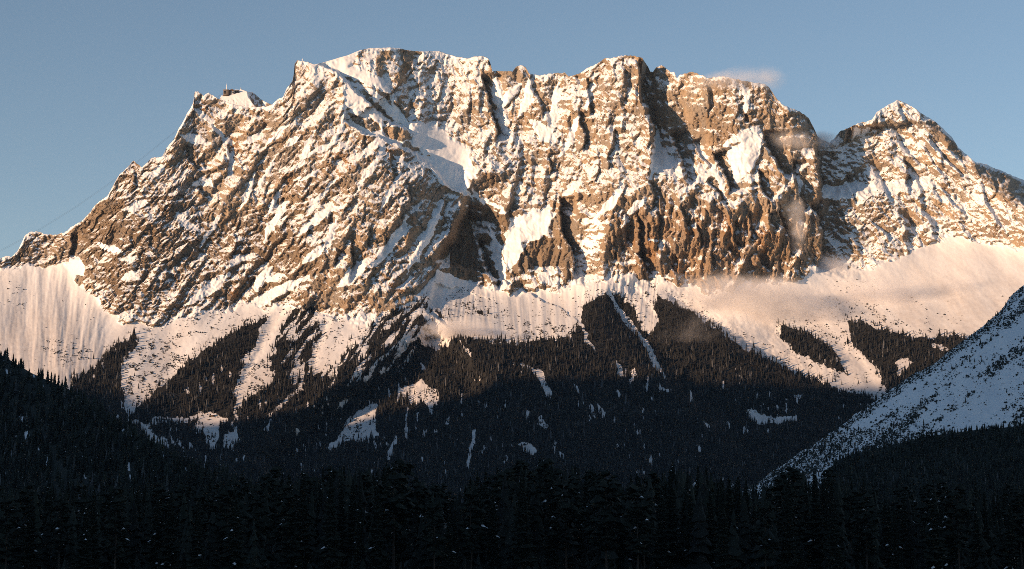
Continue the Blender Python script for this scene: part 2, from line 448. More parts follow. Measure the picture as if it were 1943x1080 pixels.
for x, y, r in [(445,557,10),(443,275,12),(545,340,10),(655,310,12),(640,290,9),(700,320,9),(770,130,9),(760,545,9),(745,540,12),(1240,470,20),(1290,510,18),(1450,455,18),(1380,430,16),(1310,430,14),(742,345,6),(640,330,8),(140,455,6),(385,205,10),(740,290,10),(780,415,6),(1170,380,9),(870,300,7),(1200,460,9)]:
    M.poly(WARM, [(x + r * math.cos(a), y + 1.4 * r * math.sin(a)) for a in np.linspace(0, 6.28, 9)[:-1]], .95, r * .6, 'max')

# lateral form of the ground: broad spurs and hollows
D += 60 * fbm(PX / 260, PY / 420, 3, 21)
REL = np.zeros(shape, f32)

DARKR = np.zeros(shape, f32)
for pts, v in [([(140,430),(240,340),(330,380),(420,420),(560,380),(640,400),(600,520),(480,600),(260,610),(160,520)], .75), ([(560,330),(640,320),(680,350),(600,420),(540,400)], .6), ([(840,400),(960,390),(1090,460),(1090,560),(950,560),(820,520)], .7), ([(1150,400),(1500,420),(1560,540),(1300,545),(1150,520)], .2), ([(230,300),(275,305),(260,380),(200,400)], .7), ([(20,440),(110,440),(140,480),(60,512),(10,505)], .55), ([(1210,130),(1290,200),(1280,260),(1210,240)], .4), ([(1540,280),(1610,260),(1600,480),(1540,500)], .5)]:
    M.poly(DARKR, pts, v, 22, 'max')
# ---- crests and gullies
st = M.stroke
# the massif's right-hand crest, which throws its shadow on the bowl behind
st(D, [(594,121),(634,136),(652,150),(672,170),(690,190),(708,204),(731,228),(744,234),(781,254)], 0, 10, 58, 45, 4, (.12, .1))
st(D, [(652,190),(654,231),(677,247),(717,262),(757,277),(784,291),(804,309),(828,328),(841,344),(851,358),(871,366),(890,372)], 6, 10, 62, 55, 4, (.15, .1))
st(D, [(862,352),(874,378),(868,410),(854,442),(838,464),(824,482),(822,505)], 20, 30, 140, 70, 22, (.4, .1))
st(D, [(902,452),(908,480),(922,520),(944,556)], 18, 14, 55, 16, 10, (.15, .1))
st(D, [(1060,372),(1062,400),(1064,440),(1080,470),(1088,500),(1082,540)], 10, 12, 75, 28, 4, (.1, .15))
st(D, [(986,462),(1000,480),(1012,520)], 8, 10, 14, 12, 4)
# upper wall
st(D, [(762,104),(784,114),(786,130)], 4, 8, 22, 10, 3)
st(D, [(914,140),(917,168),(925,190),(934,215),(940,245),(942,280)], 10, 14, 75, 20, 3, (.1, .2))
st(D, [(930,112),(934,150)], 5, 8, 20, 12, 3)
st(D, [(1000,130),(1003,150),(1018,190),(1030,230)], 8, 10, 22, 14, 5)
st(D, [(1112,150),(1115,175),(1119,222)], 8, 10, 34, 9, 3); st(D, [(1096,210),(1104,240),(1112,268),(1105,290)], 8, 10, 36, 10, 3)
st(D, [(1183,130),(1186,170),(1180,200)], 6, 10, 16, 10, 4); st(D, [(1166,240),(1160,280),(1150,320)], 8, 10, 18, 10, 4); st(D, [(1040,290),(1046,330)], 6, 8, 18, 8, 3)
st(D, [(1206,112),(1212,150),(1214,185),(1226,215),(1236,245),(1238,290),(1230,330)], 22, 22, 170, 52, 8, (.08, .25))
st(D, [(1230,345),(1240,370),(1236,400)], 6, 8, 22, 8, 3)
st(D, [(1268,250),(1282,282),(1292,310),(1300,340),(1308,356)], 12, 12, 85, 24, 5, (.15, .15)); st(D, [(1310,270),(1330,300),(1345,322)], 10, 10, 38, 10, 4)
st(D, [(1352,290),(1366,318),(1380,345),(1386,372)], 10, 10, 66, 20, 4); st(D, [(1340,345),(1360,365),(1378,395)], 8, 10, 26, 10, 4)
st(D, [(1408,215),(1411,235)], 4, 6, 34, 10, 3); st(D, [(1342,160),(1344,200),(1340,230)], 8, 12, 18, 8, 3, (.1,.3))
st(D, [(1446,250),(1450,280),(1464,300),(1482,330),(1500,348)], 16, 14, 95, 26, 6, (.1, .15)); st(D, [(1439,322),(1442,350),(1452,372),(1464,384)], 10, 10, 48, 9, 3)
st(D, [(1474,384),(1480,420),(1488,450)], 8, 8, 34, 9, 3); st(D, [(1500,300),(1506,340),(1520,380),(1530,410)], 8, 8, 50, 14, 4)
st(D, [(1545,245),(1549,290),(1552,330),(1556,380)], 14, 14, 170, 66, 6, (.08, .2)); st(D, [(1530,385),(1548,410),(1558,440),(1556,480),(1548,520)], 14, 14, 90, 36, 5, (.1, .2))
st(D, [(1588,400),(1600,425),(1612,445)], 6, 8, 22, 10, 3)
# orange wall pillars
for pts, a in [([(1186,400),(1184,440),(1190,470)], 26), ([(1206,400),(1214,440),(1212,480),(1228,520)], 38), ([(1204,480),(1222,500),(1230,530)], 40), ([(1250,400),(1246,450),(1244,480)], 22), ([(1290,390),(1298,420),(1306,440)], 24), ([(1320,420),(1326,450),(1330,480)], 28), ([(1350,440),(1350,480),(1346,520)], 18), ([(1392,420),(1392,450),(1400,480)], 34),
               ([(1416,400),(1424,440),(1420,462)], 26), ([(1455,402),(1464,425),(1474,440)], 24), ([(1484,425),(1494,455),(1500,490)], 44), ([(1432,480),(1446,500),(1460,520)], 36), ([(1378,470),(1392,490),(1396,505)], 24), ([(1270,480),(1276,510),(1282,535)], 20), ([(1350,520),(1362,530),(1372,548)], 22), ([(1162,440),(1164,480),(1160,505)], 16), ([(1230,420),(1228,460)], 18)]:
    st(D, pts, a * .35, 9, a, 9, 3, (.2, .25))
# right peak
st(D, [(1728,200),(1738,222),(1745,236),(1766,246),(1788,266),(1797,290),(1820,312),(1846,318),(1870,346),(1906,382),(1943,406),(2000,440)], 14, 24, 400, 260, 80, (.10, 0))
for pts, a in [([(1700,200),(1712,225),(1722,250)], 14), ([(1655,232),(1660,262)], 14), ([(1625,240),(1630,270)], 12), ([(1712,300),(1720,330),(1716,350),(1726,372)], 34), ([(1760,260),(1780,290),(1806,320),(1840,350)], 22), ([(1640,300),(1662,330),(1680,372),(1684,392)], 18), ([(1600,330),(1612,360),(1622,390)], 20), ([(1700,400),(1722,425),(1736,450)], 20), ([(1650,420),(1676,442),(1690,460)], 18), ([(1600,440),(1625,465),(1640,490)], 16), ([(1780,350),(1800,380),(1830,410)], 14), ([(1690,240),(1720,290),(1760,330)], 12), ([(1745,270),(1770,310),(1800,350)], 12)]:
    st(D, pts, a * .5, 14, a, 14, 4, (.2, .25))
# left massif cracks and ribs
for pts, a in [([(338,281),(352,294),(366,312),(381,334)], 24), ([(366,204),(378,222)], 14), ([(401,240),(414,254),(425,272)], 14), ([(428,270),(436,298),(430,325),(425,345)], 20), ([(368,350),(382,366),(396,382)], 22), ([(378,300),(392,326)], 14), ([(256,315),(252,345),(250,370)], 12), ([(134,440),(136,470),(132,492)], 26),
               ([(518,355),(522,380),(518,400)], 16), ([(536,370),(534,390)], 18), ([(690,255),(688,290)], 10), ([(738,285),(742,320),(744,350)], 16), ([(773,348),(776,375),(774,400)], 24), ([(667,445),(665,490),(660,540)], 30), ([(700,430),(696,480)], 20), ([(727,445),(730,495)], 18), ([(760,390),(760,440)], 20), ([(640,470),(634,510)], 20), ([(626,400),(620,430)], 14), ([(845,370),(840,410),(836,450)], 14), ([(500,232),(498,246)], 12), ([(590,425),(584,450)], 14), ([(478,520),(470,550)], 14), ([(690,400),(686,430)], 12)]:
    st(D, pts, a * .4, 9, a, 9, 2.5, (.25, .25))
for pts, a in [([(654,238),(620,300),(580,350),(540,420),(480,500),(430,570)], 16), ([(730,280),(690,350),(640,420),(590,490),(540,560)], 16), ([(560,125),(540,200),(500,270),(450,340),(400,420),(350,500)], 14), ([(800,320),(760,400),(720,480),(680,560)], 14), ([(372,180),(380,240),(420,300),(400,380)], 8), ([(259,310),(240,380),(220,450),(230,520)], 12), ([(470,210),(460,260),(430,330)], 8)]:
    st(D, pts, a, 22, 0, 22, 2, (.1, .2))
# chutes on the lower slopes
for pts, a, w in [([(545,565),(505,640),(470,700),(455,740)], 9, 8), ([(620,600),(605,650),(590,700)], 10, 8), ([(1155,560),(1200,620),(1240,680)], 8, 8), ([(1190,540),(1225,570),(1245,610)], 8, 8), ([(830,640),(810,680),(780,740)], 10, 14), ([(1590,650),(1640,700),(1668,740)], 9, 12)]:
    M.groove(D, pts, a, w)
# spurs of the wooded lower slopes
st(D, [(826,580),(770,625),(690,695),(570,775),(470,860)], 22, 40, 120, 200, 55, (.12, .05))
st(D, [(1110,570),(1150,630),(1230,710),(1330,800),(1400,880)], 26, 50, 60, 95, 45, (.12, .1))
st(D, [(1240,565),(1330,622),(1450,690),(1560,760)], 18, 30, 34, 40, 22, (.12, .1))
for pts, a, w in [([(1475,615),(1540,650),(1600,700)], 26, 20), ([(960,640),(940,720),(930,800),(930,880)], 32, 60), ([(510,600),(430,650),(330,730),(250,790)], 26, 22), ([(690,640),(640,710),(600,780)], 22, 25)]:
    st(D, pts, a, w, 0, w, 3, (.1, .1))
st(D, [(806,590),(830,606),(866,632)], 12, 8, 16, 14, 3)
st(D, [(824,535),(812,580)], 6, 8, 26, 40, 6)

# ---- fine relief by rock style
cliff = 1 - sstep(-8, 8, PY - .5 * (big + below[None, :]))
W3 = np.zeros(shape, f32); M.poly(W3, [(1150,390),(1240,370),(1430,380),(1500,350),(1570,400),(1560,545),(1380,555),(1150,530)], 1, 14)
M.poly(W3, [(835,400),(900,400),(955,450),(1090,450),(1090,560),(955,560),(830,515)], .8, 12, 'max')
W1 = (1 - sstep(-25, 25, PX - np.interp(PY, [80, 130, 230, 300, 370, 600], [580, 600, 655, 790, 870, 850]))).astype(f32)
W4 = sstep(-20, 30, PX - np.interp(PY, [200, 300, 420, 500], [1560, 1585, 1580, 1560])).astype(f32)
W2 = np.clip(1 - W1 - W4, 0, 1) * (1 - W3)
W1 *= (1 - W3); W4 *= (1 - W3)
wx = PX + 9 * fbm(PX / 40, PY / 40, 3, 61); wy = PY + 9 * fbm(PX / 40 + 9, PY / 40, 3, 67)
def rot(ax):                                     # ax: direction of the ribs in the picture, degrees from straight down towards the left
    c, s = math.cos(R(ax)), math.sin(R(ax))
    return wx * c + wy * s, -wx * s + wy * c     # across, along
a1, l1 = rot(38); a2, l2 = rot(2); a3, l3 = rot(4); a4, l4 = rot(-34)
def tiers(s, p):                                 # steep risers, set back at ledges
    t = s / p; fr = t - np.floor(t)
    return np.where(fr < .8, fr / .8, (1 - fr) / .2) - .5
def ledges(tilt, p, seed):
    s = wy + tilt * wx + 10 * fbm(PX / 45, PY / 45, 3, seed)
    return tiers(s, p) * np.clip(.35 + 1.3 * fbm(PX / 35, PY / 20, 2, seed + 5), 0, 1)
big_ = 1 - np.abs(fbm(PX / 95, PY / 95, 2, 29)) * 2
# broad buttresses, broken faces, long ledges, small crags
r1 = -30 * (ridged(a1 / 105, l1 / 330, 3, 30, .5) - .5) - 13 * (ridged(a1 / 38, l1 / 150, 5, 31, .55) - .5) + 8 * facets(a1 / 20, l1 / 40, 32) + 6.5 * facets(a1 / 10, l1 / 16, 34) + 4.2 * facets(a2 / 5, l2 / 6, 36)
r2 = -34 * (ridged(a2 / 95, l2 / 300, 3, 40, .5) - .5) - 15 * (ridged(a2 / 40, l2 / 150, 5, 41, .55) - .5) + 8 * facets(a2 / 22, l2 / 34, 42) + 6 * facets(a2 / 10, l2 / 12, 44) + 4.2 * facets(a2 / 5, l2 / 5, 46)
r3 = -52 * (ridged(a3 / 74, l3 / 170, 4, 50, .55) - .5) - 20 * (ridged(a3 / 26, l3 / 110, 5, 51, .55) - .5) + 9 * facets(a3 / 15, l3 / 50, 52) + 8 * facets(a3 / 8, l3 / 20, 54) + 4 * facets(a3 / 4.5, l3 / 8, 56)
r4 = -24 * (ridged(a4 / 100, l4 / 280, 3, 60, .5) - .5) - 13 * (ridged(a4 / 42, l4 / 130, 5, 61, .55) - .5) + 7 * facets(a4 / 22, l4 / 40, 62) + 6 * facets(a4 / 10, l4 / 14, 64) + 4.2 * facets(a2 / 5, l2 / 5, 66)
def strata(tilt, p, seed):                       # continuous beds: ledge lines that run on for hundreds of metres
    s = wy + tilt * wx + 16 * fbm(PX / 110, PY / 110, 2, seed)
    return tiers(s, p) * sstep(-.15, .35, fbm(PX / 160, PY / 30, 3, seed + 5))
r1 += 4.5 * strata(.15, 13, 35) + 2.2 * strata(-.9, 17, 38)
r2 += 6.5 * strata(.04, 15, 45) + 4 * strata(.02, 7.5, 48)
r4 += 5 * strata(.25, 14, 65) + 4 * strata(-.35, 9, 68)
def buttress(axx, p, amp, seed):                  # ribs whose left faces rise gently and whose right sides break off
    u = axx + 34 * fbm(PX / 110, PY / 130, 3, seed)
    m_ = np.clip(.25 + 1.6 * fbm(PX / 80, PY / 120, 2, seed + 7), 0, 1.2)
    t_ = u / p; fr = t_ - np.floor(t_)
    return -amp * m_ * (np.where(fr < .84, fr / .84, (1 - fr) / .16) - .5)
r1 += buttress(a1, 64, 24, 141) + buttress(a1 * .8 + a2 * .2, 31, 6, 143)
r2 += buttress(a2, 66, 34, 145) + buttress(a2, 29, 15, 147)
r4 += buttress(a4 * .6 + a2 * .4, 58, 30, 149) + buttress(a4, 27, 12, 151)
r3 += buttress(a3, 38, 20, 153)
r3 += 3 * strata(.1, 19, 55)
REL = W1 * r1 + W2 * r2 + W3 * r3 + W4 * r4
cr = fbm(wx / 6, wy / 6, 3, 77, .65)
REL = REL - 3.5 * (np.abs(cr) * 2 - .4)
amp = cliff * (1 - .93 * np.clip(SMO, 0, 1))
fall = np.interp(PX[0], [-110, 60, 200, 400, 700, 900, 1100, 1250, 1943], [-10, 5, 38, 42, 42, -30, 10, -50, -48])[None, :]
cf, sf_ = np.cos(np.radians(fall)), np.sin(np.radians(fall))
tx, ty_ = PX * cf + PY * sf_, -PX * sf_ + PY * cf
talus = (1 - cliff) * (.6 * fbm(tx / 9, ty_ / 90, 4, 83) * sstep(-.2, .4, fbm(PX / 70, PY / 50, 2, 89)) + 9 * fbm(tx / 60, ty_ / 140, 4, 85) + .7 * fbm(PX / 6, PY / 6, 2, 87))
soft_rel = 2.0 * fbm(a1 / 30, l1 / 90, 3, 81) * np.clip(SMO, 0, 1) * cliff + talus
edge_fade = sstep(0, 6, PY - sky_y[None, :])
D = D + (REL * amp + soft_rel) * (.35 + .65 * edge_fade)

# ---- normals, then where the snow lies
def normals(PX, PY, D):
    X, Y, Z = world_pos(PX, PY, D)
    P = np.stack([X, Y, Z], -1)
    du = np.gradient(P, axis=1); dv = np.gradient(P, axis=0)
    n = np.cross(du, dv); n /= np.linalg.norm(n, axis=-1, keepdims=True) + 1e-9
    return P, n
P, Nm = normals(PX, PY, D.astype(np.float64))
nz = Nm[..., 2].astype(f32)
nzs = .38 * nz + .62 * box(nz, 2)
thr = W1 * .55 + W2 * .49 + W3 * .50 + W4 * .37
thr = thr + .10 * fbm(PX / 60, PY / 60, 3, 91) 
crestsnow = .22 * (1 - sstep(2, 9, PY - sky_y[None, :]))
sv = .46 + (nzs - thr) * 1.55 + .26 * fbm(a1 / 5, l1 / 8, 3, 93) + crestsnow
sv = sv + SN * 1.3
sv = np.where((cliff < .5) & (PY > big), np.maximum(sv, .95), sv)

# ---- woods and scrub on the lower slopes
FO = np.zeros(shape, f32); SC = np.zeros(shape, f32)
def wood(pts, v=1.0, soft=13): M.poly(FO, pts, v, soft)
def clear(pts, soft=5): M.poly(FO, pts, 0.0, soft)
def clear_line(pts, w, soft=3.0, taper=(.2, .2)):
    T = np.zeros(shape, f32); M.band(T, pts, w, 1.0, soft, taper); FO[:] = FO * (1 - T)
def scrub(pts, v=1.0, soft=6): M.poly(SC, pts, v, soft, 'max')
wood([(137,720),(167,701),(227,650),(252,634),(270,629),(256,664),(236,681),(228,712),(240,760),(236,782),(300,845),(120,800)])
wood([(508,598),(470,612),(430,634),(390,660),(350,692),(300,737),(243,786),(270,806),(300,830),(420,860),(450,790),(448,745),(462,690),(492,640)])
wood([(455,772),(470,752),(505,735),(512,690),(522,650),(540,606),(556,588),(580,580),(604,580),(624,588),(616,625),(596,660),(588,700),(600,705),(640,690),(662,645),(690,622),(730,600),(770,580),(800,562),(816,560),(808,590),(806,604),(840,614),(868,634),(900,640),(940,645),(1000,648),(1040,640),(1080,640),(1096,612),(1110,575),(1150,555),(1180,560),(1206,590),(1232,640),(1244,600),(1240,560),(1290,575),(1340,608),(1400,652),(1440,672),(1500,700),(1560,722),(1650,750),(1720,760),(1800,740),(2056,700),(2056,975),(-110,975),(300,840),(440,850)])
wood([(1476,612),(1520,622),(1570,652),(1602,690),(1606,712),(1560,694),(1500,664),(1482,645)])
wood([(1610,604),(1660,618),(1700,632),(1760,640),(1820,634),(1846,640),(1800,700),(1740,735),(1680,742),(1668,712),(1645,684),(1610,650)])
wood([(862,572),(880,566),(930,590),(938,606),(910,600)], .6); wood([(806,574),(830,584),(866,606),(864,612),(830,602),(810,588)], .8)
# open ground inside the woods
clear([(600,600),(624,590),(640,588),(664,606),(648,640),(624,680),(604,700),(598,680),(612,640)])
for pts in [[(366,818),(380,790),(400,783),(432,796),(430,800),(415,805),(412,845),(398,850),(388,826)], [(428,826),(446,822),(456,836),(440,842)],
            [(752,762),(760,740),(790,727),(802,718),(812,738),(830,742),(832,760),(818,786),(806,758),(790,772),(772,748)], [(640,832),(660,800),(680,780),(704,766),(714,770),(710,800),(718,826),(690,836),(660,838)], [(622,852),(640,832),(652,836),(640,852)],
            [(1412,782),(1424,776),(1440,786),(1470,794),(1506,790),(1506,802),(1440,804)], [(1505,750),(1520,750),(1516,768)], [(1590,722),(1610,728),(1640,746),(1660,750),(1620,742)], [(984,842),(1000,838),(1022,858),(1004,862)], [(1018,792),(1028,788),(1044,814),(1026,810)], [(1768,650),(1790,655),(1800,663),(1770,660)],
            [(870,640),(880,660),(896,668),(898,676),(884,668)], [(1700,690),(1718,680),(1730,690),(1704,712)]]:
    clear(pts)
for pts, w in [([(272,810),(300,799),(345,797),(385,785)], 4), ([(545,562),(505,640),(470,700),(455,738),(462,765)], 6), ([(484,745),(505,728),(520,705)], 5), ([(735,872),(745,845),(752,828)], 4), ([(886,895),(893,860),(900,815)], 3), ([(770,830),(773,770)], 1.5), ([(795,800),(797,770)], 1.5), ([(1008,700),(1026,715),(1034,735),(1044,758)], 6), ([(985,690),(1008,700)], 2.5), ([(1172,690),(1178,715)], 4), ([(1204,698),(1194,730)], 3.5), ([(1088,728),(1098,748)], 3), ([(1118,768),(1128,792)], 4), ([(1135,770),(1146,792)], 3), ([(1230,715),(1228,745)], 3), ([(588,700),(560,745),(500,800)], 2.5), ([(640,775),(660,758)], 3), ([(500,820),(520,795)], 3), ([(710,705),(690,722),(678,726)], 3), ([(1155,560),(1195,615),(1230,660),(1262,720)], 5), ([(1100,600),(1112,640),(1130,670)], 3), ([(740,640),(725,660)], 2.5), ([(700,650),(680,690)], 3), ([(1325,846),(1330,858)], 4), ([(1310,740),(1314,764)], 2), ([(1250,735),(1270,740)], 2.5), ([(800,690),(805,704)], 2), ([(1000,780),(1004,800)], 2.5), ([(920,850),(914,866)], 2.5), ([(1060,858),(1070,870)], 4), ([(690,800),(700,842)], 2), ([(1380,800),(1384,815)], 2.5), ([(1340,800),(1345,812)], 2.5), ([(1170,740),(1175,752)], 2), ([(850,790),(846,806)], 3)]:
    clear_line(pts, w)
clear([(800,620),(815,606),(842,616),(866,634),(850,655),(825,665),(800,650)])
scrub([(250,670),(300,640),(345,640),(350,690),(310,730),(262,770),(235,740),(245,700)], .7); scrub([(75,650),(100,640),(120,650),(170,660),(175,680),(110,695),(85,670)], .45)
scrub([(390,660),(440,615),(510,590),(500,620),(430,640)], .5); scrub([(470,700),(505,680),(505,735),(465,765)], .8, 3); scrub([(780,730),(832,740),(820,770),(760,750)], .55, 3); scrub([(645,800),(690,800),(690,830),(645,835)], .7, 3)
scrub([(860,560),(900,568),(945,600),(935,612),(890,596)], .6, 4); scrub([(960,615),(1030,605),(1080,620),(1100,640),(1060,650),(960,640)], .7, 4); scrub([(1090,560),(1130,545),(1200,560),(1240,540),(1250,580),(1180,575)], .55, 5)
scrub([(1540,560),(1590,590),(1620,605),(1600,620),(1540,600)], .35); scrub([(1480,600),(1540,610),(1640,640),(1660,690),(1600,660)], .35); scrub([(1640,580),(1740,620),(1800,630),(1700,635)], .5); scrub([(340,600),(440,570),(470,600),(400,640),(330,640)], .10)
scrub([(1380,620),(1480,660),(1560,700),(1500,690)], .25); scrub([(1720,560),(1800,600),(1840,620),(1760,620)], .12); scrub([(600,600),(660,610),(640,660),(600,690)], .3)
for pts, v in [([(0,545),(30,530),(60,560),(40,600),(0,590)], .12), ([(230,640),(330,600),(440,580),(430,620),(300,660)], .22), ([(840,540),(900,548),(1000,600),(960,615),(850,600)], .25), ([(1000,575),(1100,560),(1100,600),(1020,610)], .15), ([(1240,545),(1300,560),(1380,620),(1330,610)], .15), ([(1500,560),(1640,560),(1700,600),(1560,600)], .18), ([(1560,520),(1640,510),(1680,560),(1600,560)], .12), ([(540,590),(600,600),(560,660),(520,680)], .3)]:
    scrub(pts, v)
# bare rock showing in the lit knob and gully walls below the cliff
for pts in [[(800,622),(815,608),(842,618),(866,636),(850,653),(825,662),(800,650)], [(590,660),(600,690),(612,720),(588,716)], [(630,640),(650,660),(640,690),(620,680)], [(560,560),(620,570),(640,590),(580,585)], [(700,560),(800,540),(800,570),(720,600)], [(1180,548),(1200,560),(1196,572),(1180,566)], [(1530,560),(1545,556),(1552,566),(1538,572)], [(860,545),(905,566),(945,600),(938,612),(885,590)], [(1510,556),(1560,560),(1566,572),(1530,574)], [(1110,552),(1150,540),(1170,556),(1130,566)], [(1580,500),(1620,505),(1640,520),(1600,520)], [(1690,480),(1720,470),(1740,490),(1700,495)], [(380,600),(430,592),(440,606),(390,616)], [(480,600),(500,585),(512,592),(490,612)], [(1000,546),(1030,560),(1020,566),(990,556)]]:
    T = np.zeros(shape, f32); M.poly(T, pts, 1, 5); sv = sv - T * (.5 + .8 * fbm(PX / 7, PY / 14, 2, 95))
FO = sstep(.22, .85, FO + .55 * fbm(PX / 8, PY / 15, 3, 121) * (FO > .02))
rib = np.zeros(shape, f32); M.poly(rib, [(560,580),(820,560),(830,640),(760,700),(640,730),(560,740),(530,650)], 1, 20)
FO = FO * (1 - rib * .9 * sstep(-.05, .25, fbm(a1 / 9, l1 / 60, 3, 129)))
thin = sstep(.30, .44, fbm(PX / 8, PY / 26, 3, 123)) * sstep(-.1, .25, fbm(PX / 90, PY / 60, 2, 125)) * sstep(640, 760, PY)
FO = FO * (1 - .85 * thin)
FE = np.clip(box(FO, 14) * 1.7, 0, 1) * (1 - FO) * sstep(-.25, .35, fbm(PX / 30, PY / 30, 2, 127))
SC = np.maximum(SC, .55 * FE)
FO = np.maximum(FO, .3 * FE)
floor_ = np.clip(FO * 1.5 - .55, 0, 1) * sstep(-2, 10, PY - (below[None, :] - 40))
sv = np.clip(sv, -.5, 1.5)
# dimmer light low on the aprons, put into the snow colour in uneven patches
APRON_DIM = ((1 - cliff) * np.clip(.35 + .55 * sstep(0, 150, PY - below[None, :]) + .5 * fbm(tx / 30, ty_ / 110, 4, 133), 0, .9)).astype(f32)

# ---- back of the ridge, so that the mountain is a body and not a screen
top = P[-1]; back = []
for k in range(1, NB + 1):
    b = top.copy(); t_ = (k / NB) ** 1.5
    b[:, 0] *= 1 + .03 * t_ ; b[:, 1] += 1800 * t_; b[:, 2] = top[:, 2] - 1500 * t_ + 20 * k / NB * np.sin(cols / 40 + k)
    back.append(b)
foot = P[0].copy(); foot[:, 1] -= 400; foot[:, 2] = -60
V = np.vstack([foot[None], P, np.array(back)])
def ext(a, fill_back): return np.vstack([a[:1], a, np.repeat(fill_back[None], NB, 0)])
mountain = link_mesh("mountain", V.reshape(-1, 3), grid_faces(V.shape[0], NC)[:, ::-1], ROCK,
                     attrs={'snow': ext(sv, sv[-1]), 'floor': ext(floor_, floor_[-1]), 'warm': ext(WARM, WARM[-1]), 'dark': ext(DARKR, DARKR[-1]), 'apron_dim': ext(APRON_DIM, APRON_DIM[-1])})
tag(mountain, "snow and rock mountain massif in low evening sun with wooded lower slopes", None, None, 'structure')
#=====REST=====
def on_mountain(px, py):
    """column and row (fractional) of a direction, and the surface point there"""
    c = np.clip((px - cols[0]) / 1.5, 0, NC - 1.001)
    sk = np.interp(px, cols, sky_s)
    low = (975 - py) / (975 - 700) * NL
    up = NL + (700 - py) / np.maximum(700 - sk, 1) * (NU - 1)
    r = np.clip(np.where(py > 700, low, up), 0, shape[0] - 1.001)
    return r, c
def sample(A, r, c):
    ri = r.astype(np.int32); ci = c.astype(np.int32); fr = r - ri; fc = c - ci
    if A.ndim == 3: fr = fr[:, None]; fc = fc[:, None]
    return (A[ri, ci] * (1 - fc) + A[ri, ci + 1] * fc) * (1 - fr) + (A[ri + 1, ci] * (1 - fc) + A[ri + 1, ci + 1] * fc) * fr

# ------------------------------------------------------------------ trees as masses (far woods)
def many_conifers(name, pos, h, rad, tiers, sides, mat, g, jag=.25, frosty=.22):
    """one mesh of simple tiered conifers"""
    n = len(pos); vs = []; fs = []
    a0 = g.random(n) * 6.28
    lean = g.normal(0, .02, (n, 2))
    per = sides + 1
    for k in range(tiers):
        zb = (.06 + .86 * k / tiers); zt = min(1.0, zb + 1.75 / tiers)
        if k == tiers - 1: zt = 1.0
        rr = rad * (1 - zb) ** .85
        ring = np.empty((n, per, 3), f32)
        for s in range(sides):
            a = a0 + k * 1.1 + s * 6.283 / sides
            q = rr * (1 + jag * (g.random(n) * 2 - 1))
            dz = (g.random(n) - .6) * .5 * jag / tiers * 3
            ring[:, s, 0] = pos[:, 0] + np.cos(a) * q + lean[:, 0] * h * zb
            ring[:, s, 1] = pos[:, 1] + np.sin(a) * q + lean[:, 1] * h * zb
            ring[:, s, 2] = pos[:, 2] + h * (zb + dz)
        ring[:, sides, 0] = pos[:, 0] + lean[:, 0] * h * zt; ring[:, sides, 1] = pos[:, 1] + lean[:, 1] * h * zt; ring[:, sides, 2] = pos[:, 2] + h * zt
        base = (np.arange(n) * per * tiers + k * per)[:, None]
        idx = np.arange(sides)
        f = np.stack([base + idx, base + (idx + 1) % sides, base + sides + 0 * idx], -1).reshape(-1, 3)
        vs.append(ring); fs.append(f)
    V = np.stack(vs, 1).reshape(-1, 3); k = per * tiers
    tint = np.repeat(np.clip(g.normal(.4, .28, n), 0, 1), k)
    fr = np.where(g.random(n) < frosty, g.uniform(.04, .22, n), g.uniform(0, .03, n))
    return link_mesh(name, V, np.concatenate(fs), mat, smooth=False, attrs={'tint': tint, 'frost': np.repeat(fr, k)})

def many_bushes(name, pos, rad, mat, g):
    n = len(pos)
    a0 = g.random(n) * 6.28
    V = np.empty((n, 6, 3), f32)
    for s in range(5):
        a = a0 + s * 6.283 / 5; q = rad * (.6 + .8 * g.random(n))
        V[:, s] = np.stack([pos[:, 0] + np.cos(a) * q, pos[:, 1] + np.sin(a) * q, pos[:, 2] + rad * (-.3 + .5 * g.random(n))], -1)
    V[:, 5] = pos + np.stack([rad * g.normal(0, .25, n), 0 * rad, rad * (.8 + .7 * g.random(n))], -1)
    i = np.arange(5); f = np.stack([i, (i + 1) % 5, i * 0 + 5], -1)
    Fc = (np.arange(n)[:, None, None] * 6 + f[None]).reshape(-1, 3)
    return link_mesh(name, V.reshape(-1, 3), Fc, mat, smooth=False, attrs={'tint': np.repeat(g.random(n), 6), 'frost': np.repeat(g.uniform(0, .08, n), 6)})

g = np.random.default_rng(21)
n = 96000
cx = g.uniform(-105, 2050, n); cy = g.uniform(545, 972, n)
r_, c_ = on_mountain(cx, cy)
dens = sample(FO, r_, c_) * np.clip(.75 + .9 * fbm(cx / 30, cy / 22, 3, 101), .25, 1)
keep = g.random(n) < dens * .85
r_, c_, cx, cy = r_[keep], c_[keep], cx[keep], cy[keep]
pos = sample(P, r_, c_); pos[:, 2] -= 1.0
edge = sample(FO, r_, c_)
hh = np.clip(14 * g.lognormal(0, .28, len(pos)), 5, 27) * (1 + .35 * fbm(cx / 25, cy / 18, 2, 103)) * np.clip(.75 + (cy - 560) / 300, .7, 1.1) * (.6 + .4 * edge)
wood_obj = many_conifers("mountain_forest", pos, hh, hh * g.uniform(.12, .18, len(hh)), 3, 4, NEEDLES_FAR, g, .25, .07)
tag(wood_obj, "dark conifer forest covering the lower slopes of the mountain", None, None, 'stuff')

n = 330000
cx = g.uniform(-105, 2050, n); cy = g.uniform(530, 850, n)
r_, c_ = on_mountain(cx, cy)
dens = sample(SC, r_, c_) * sstep(-.15, .3, fbm(cx / 14, cy / 14, 3, 111))
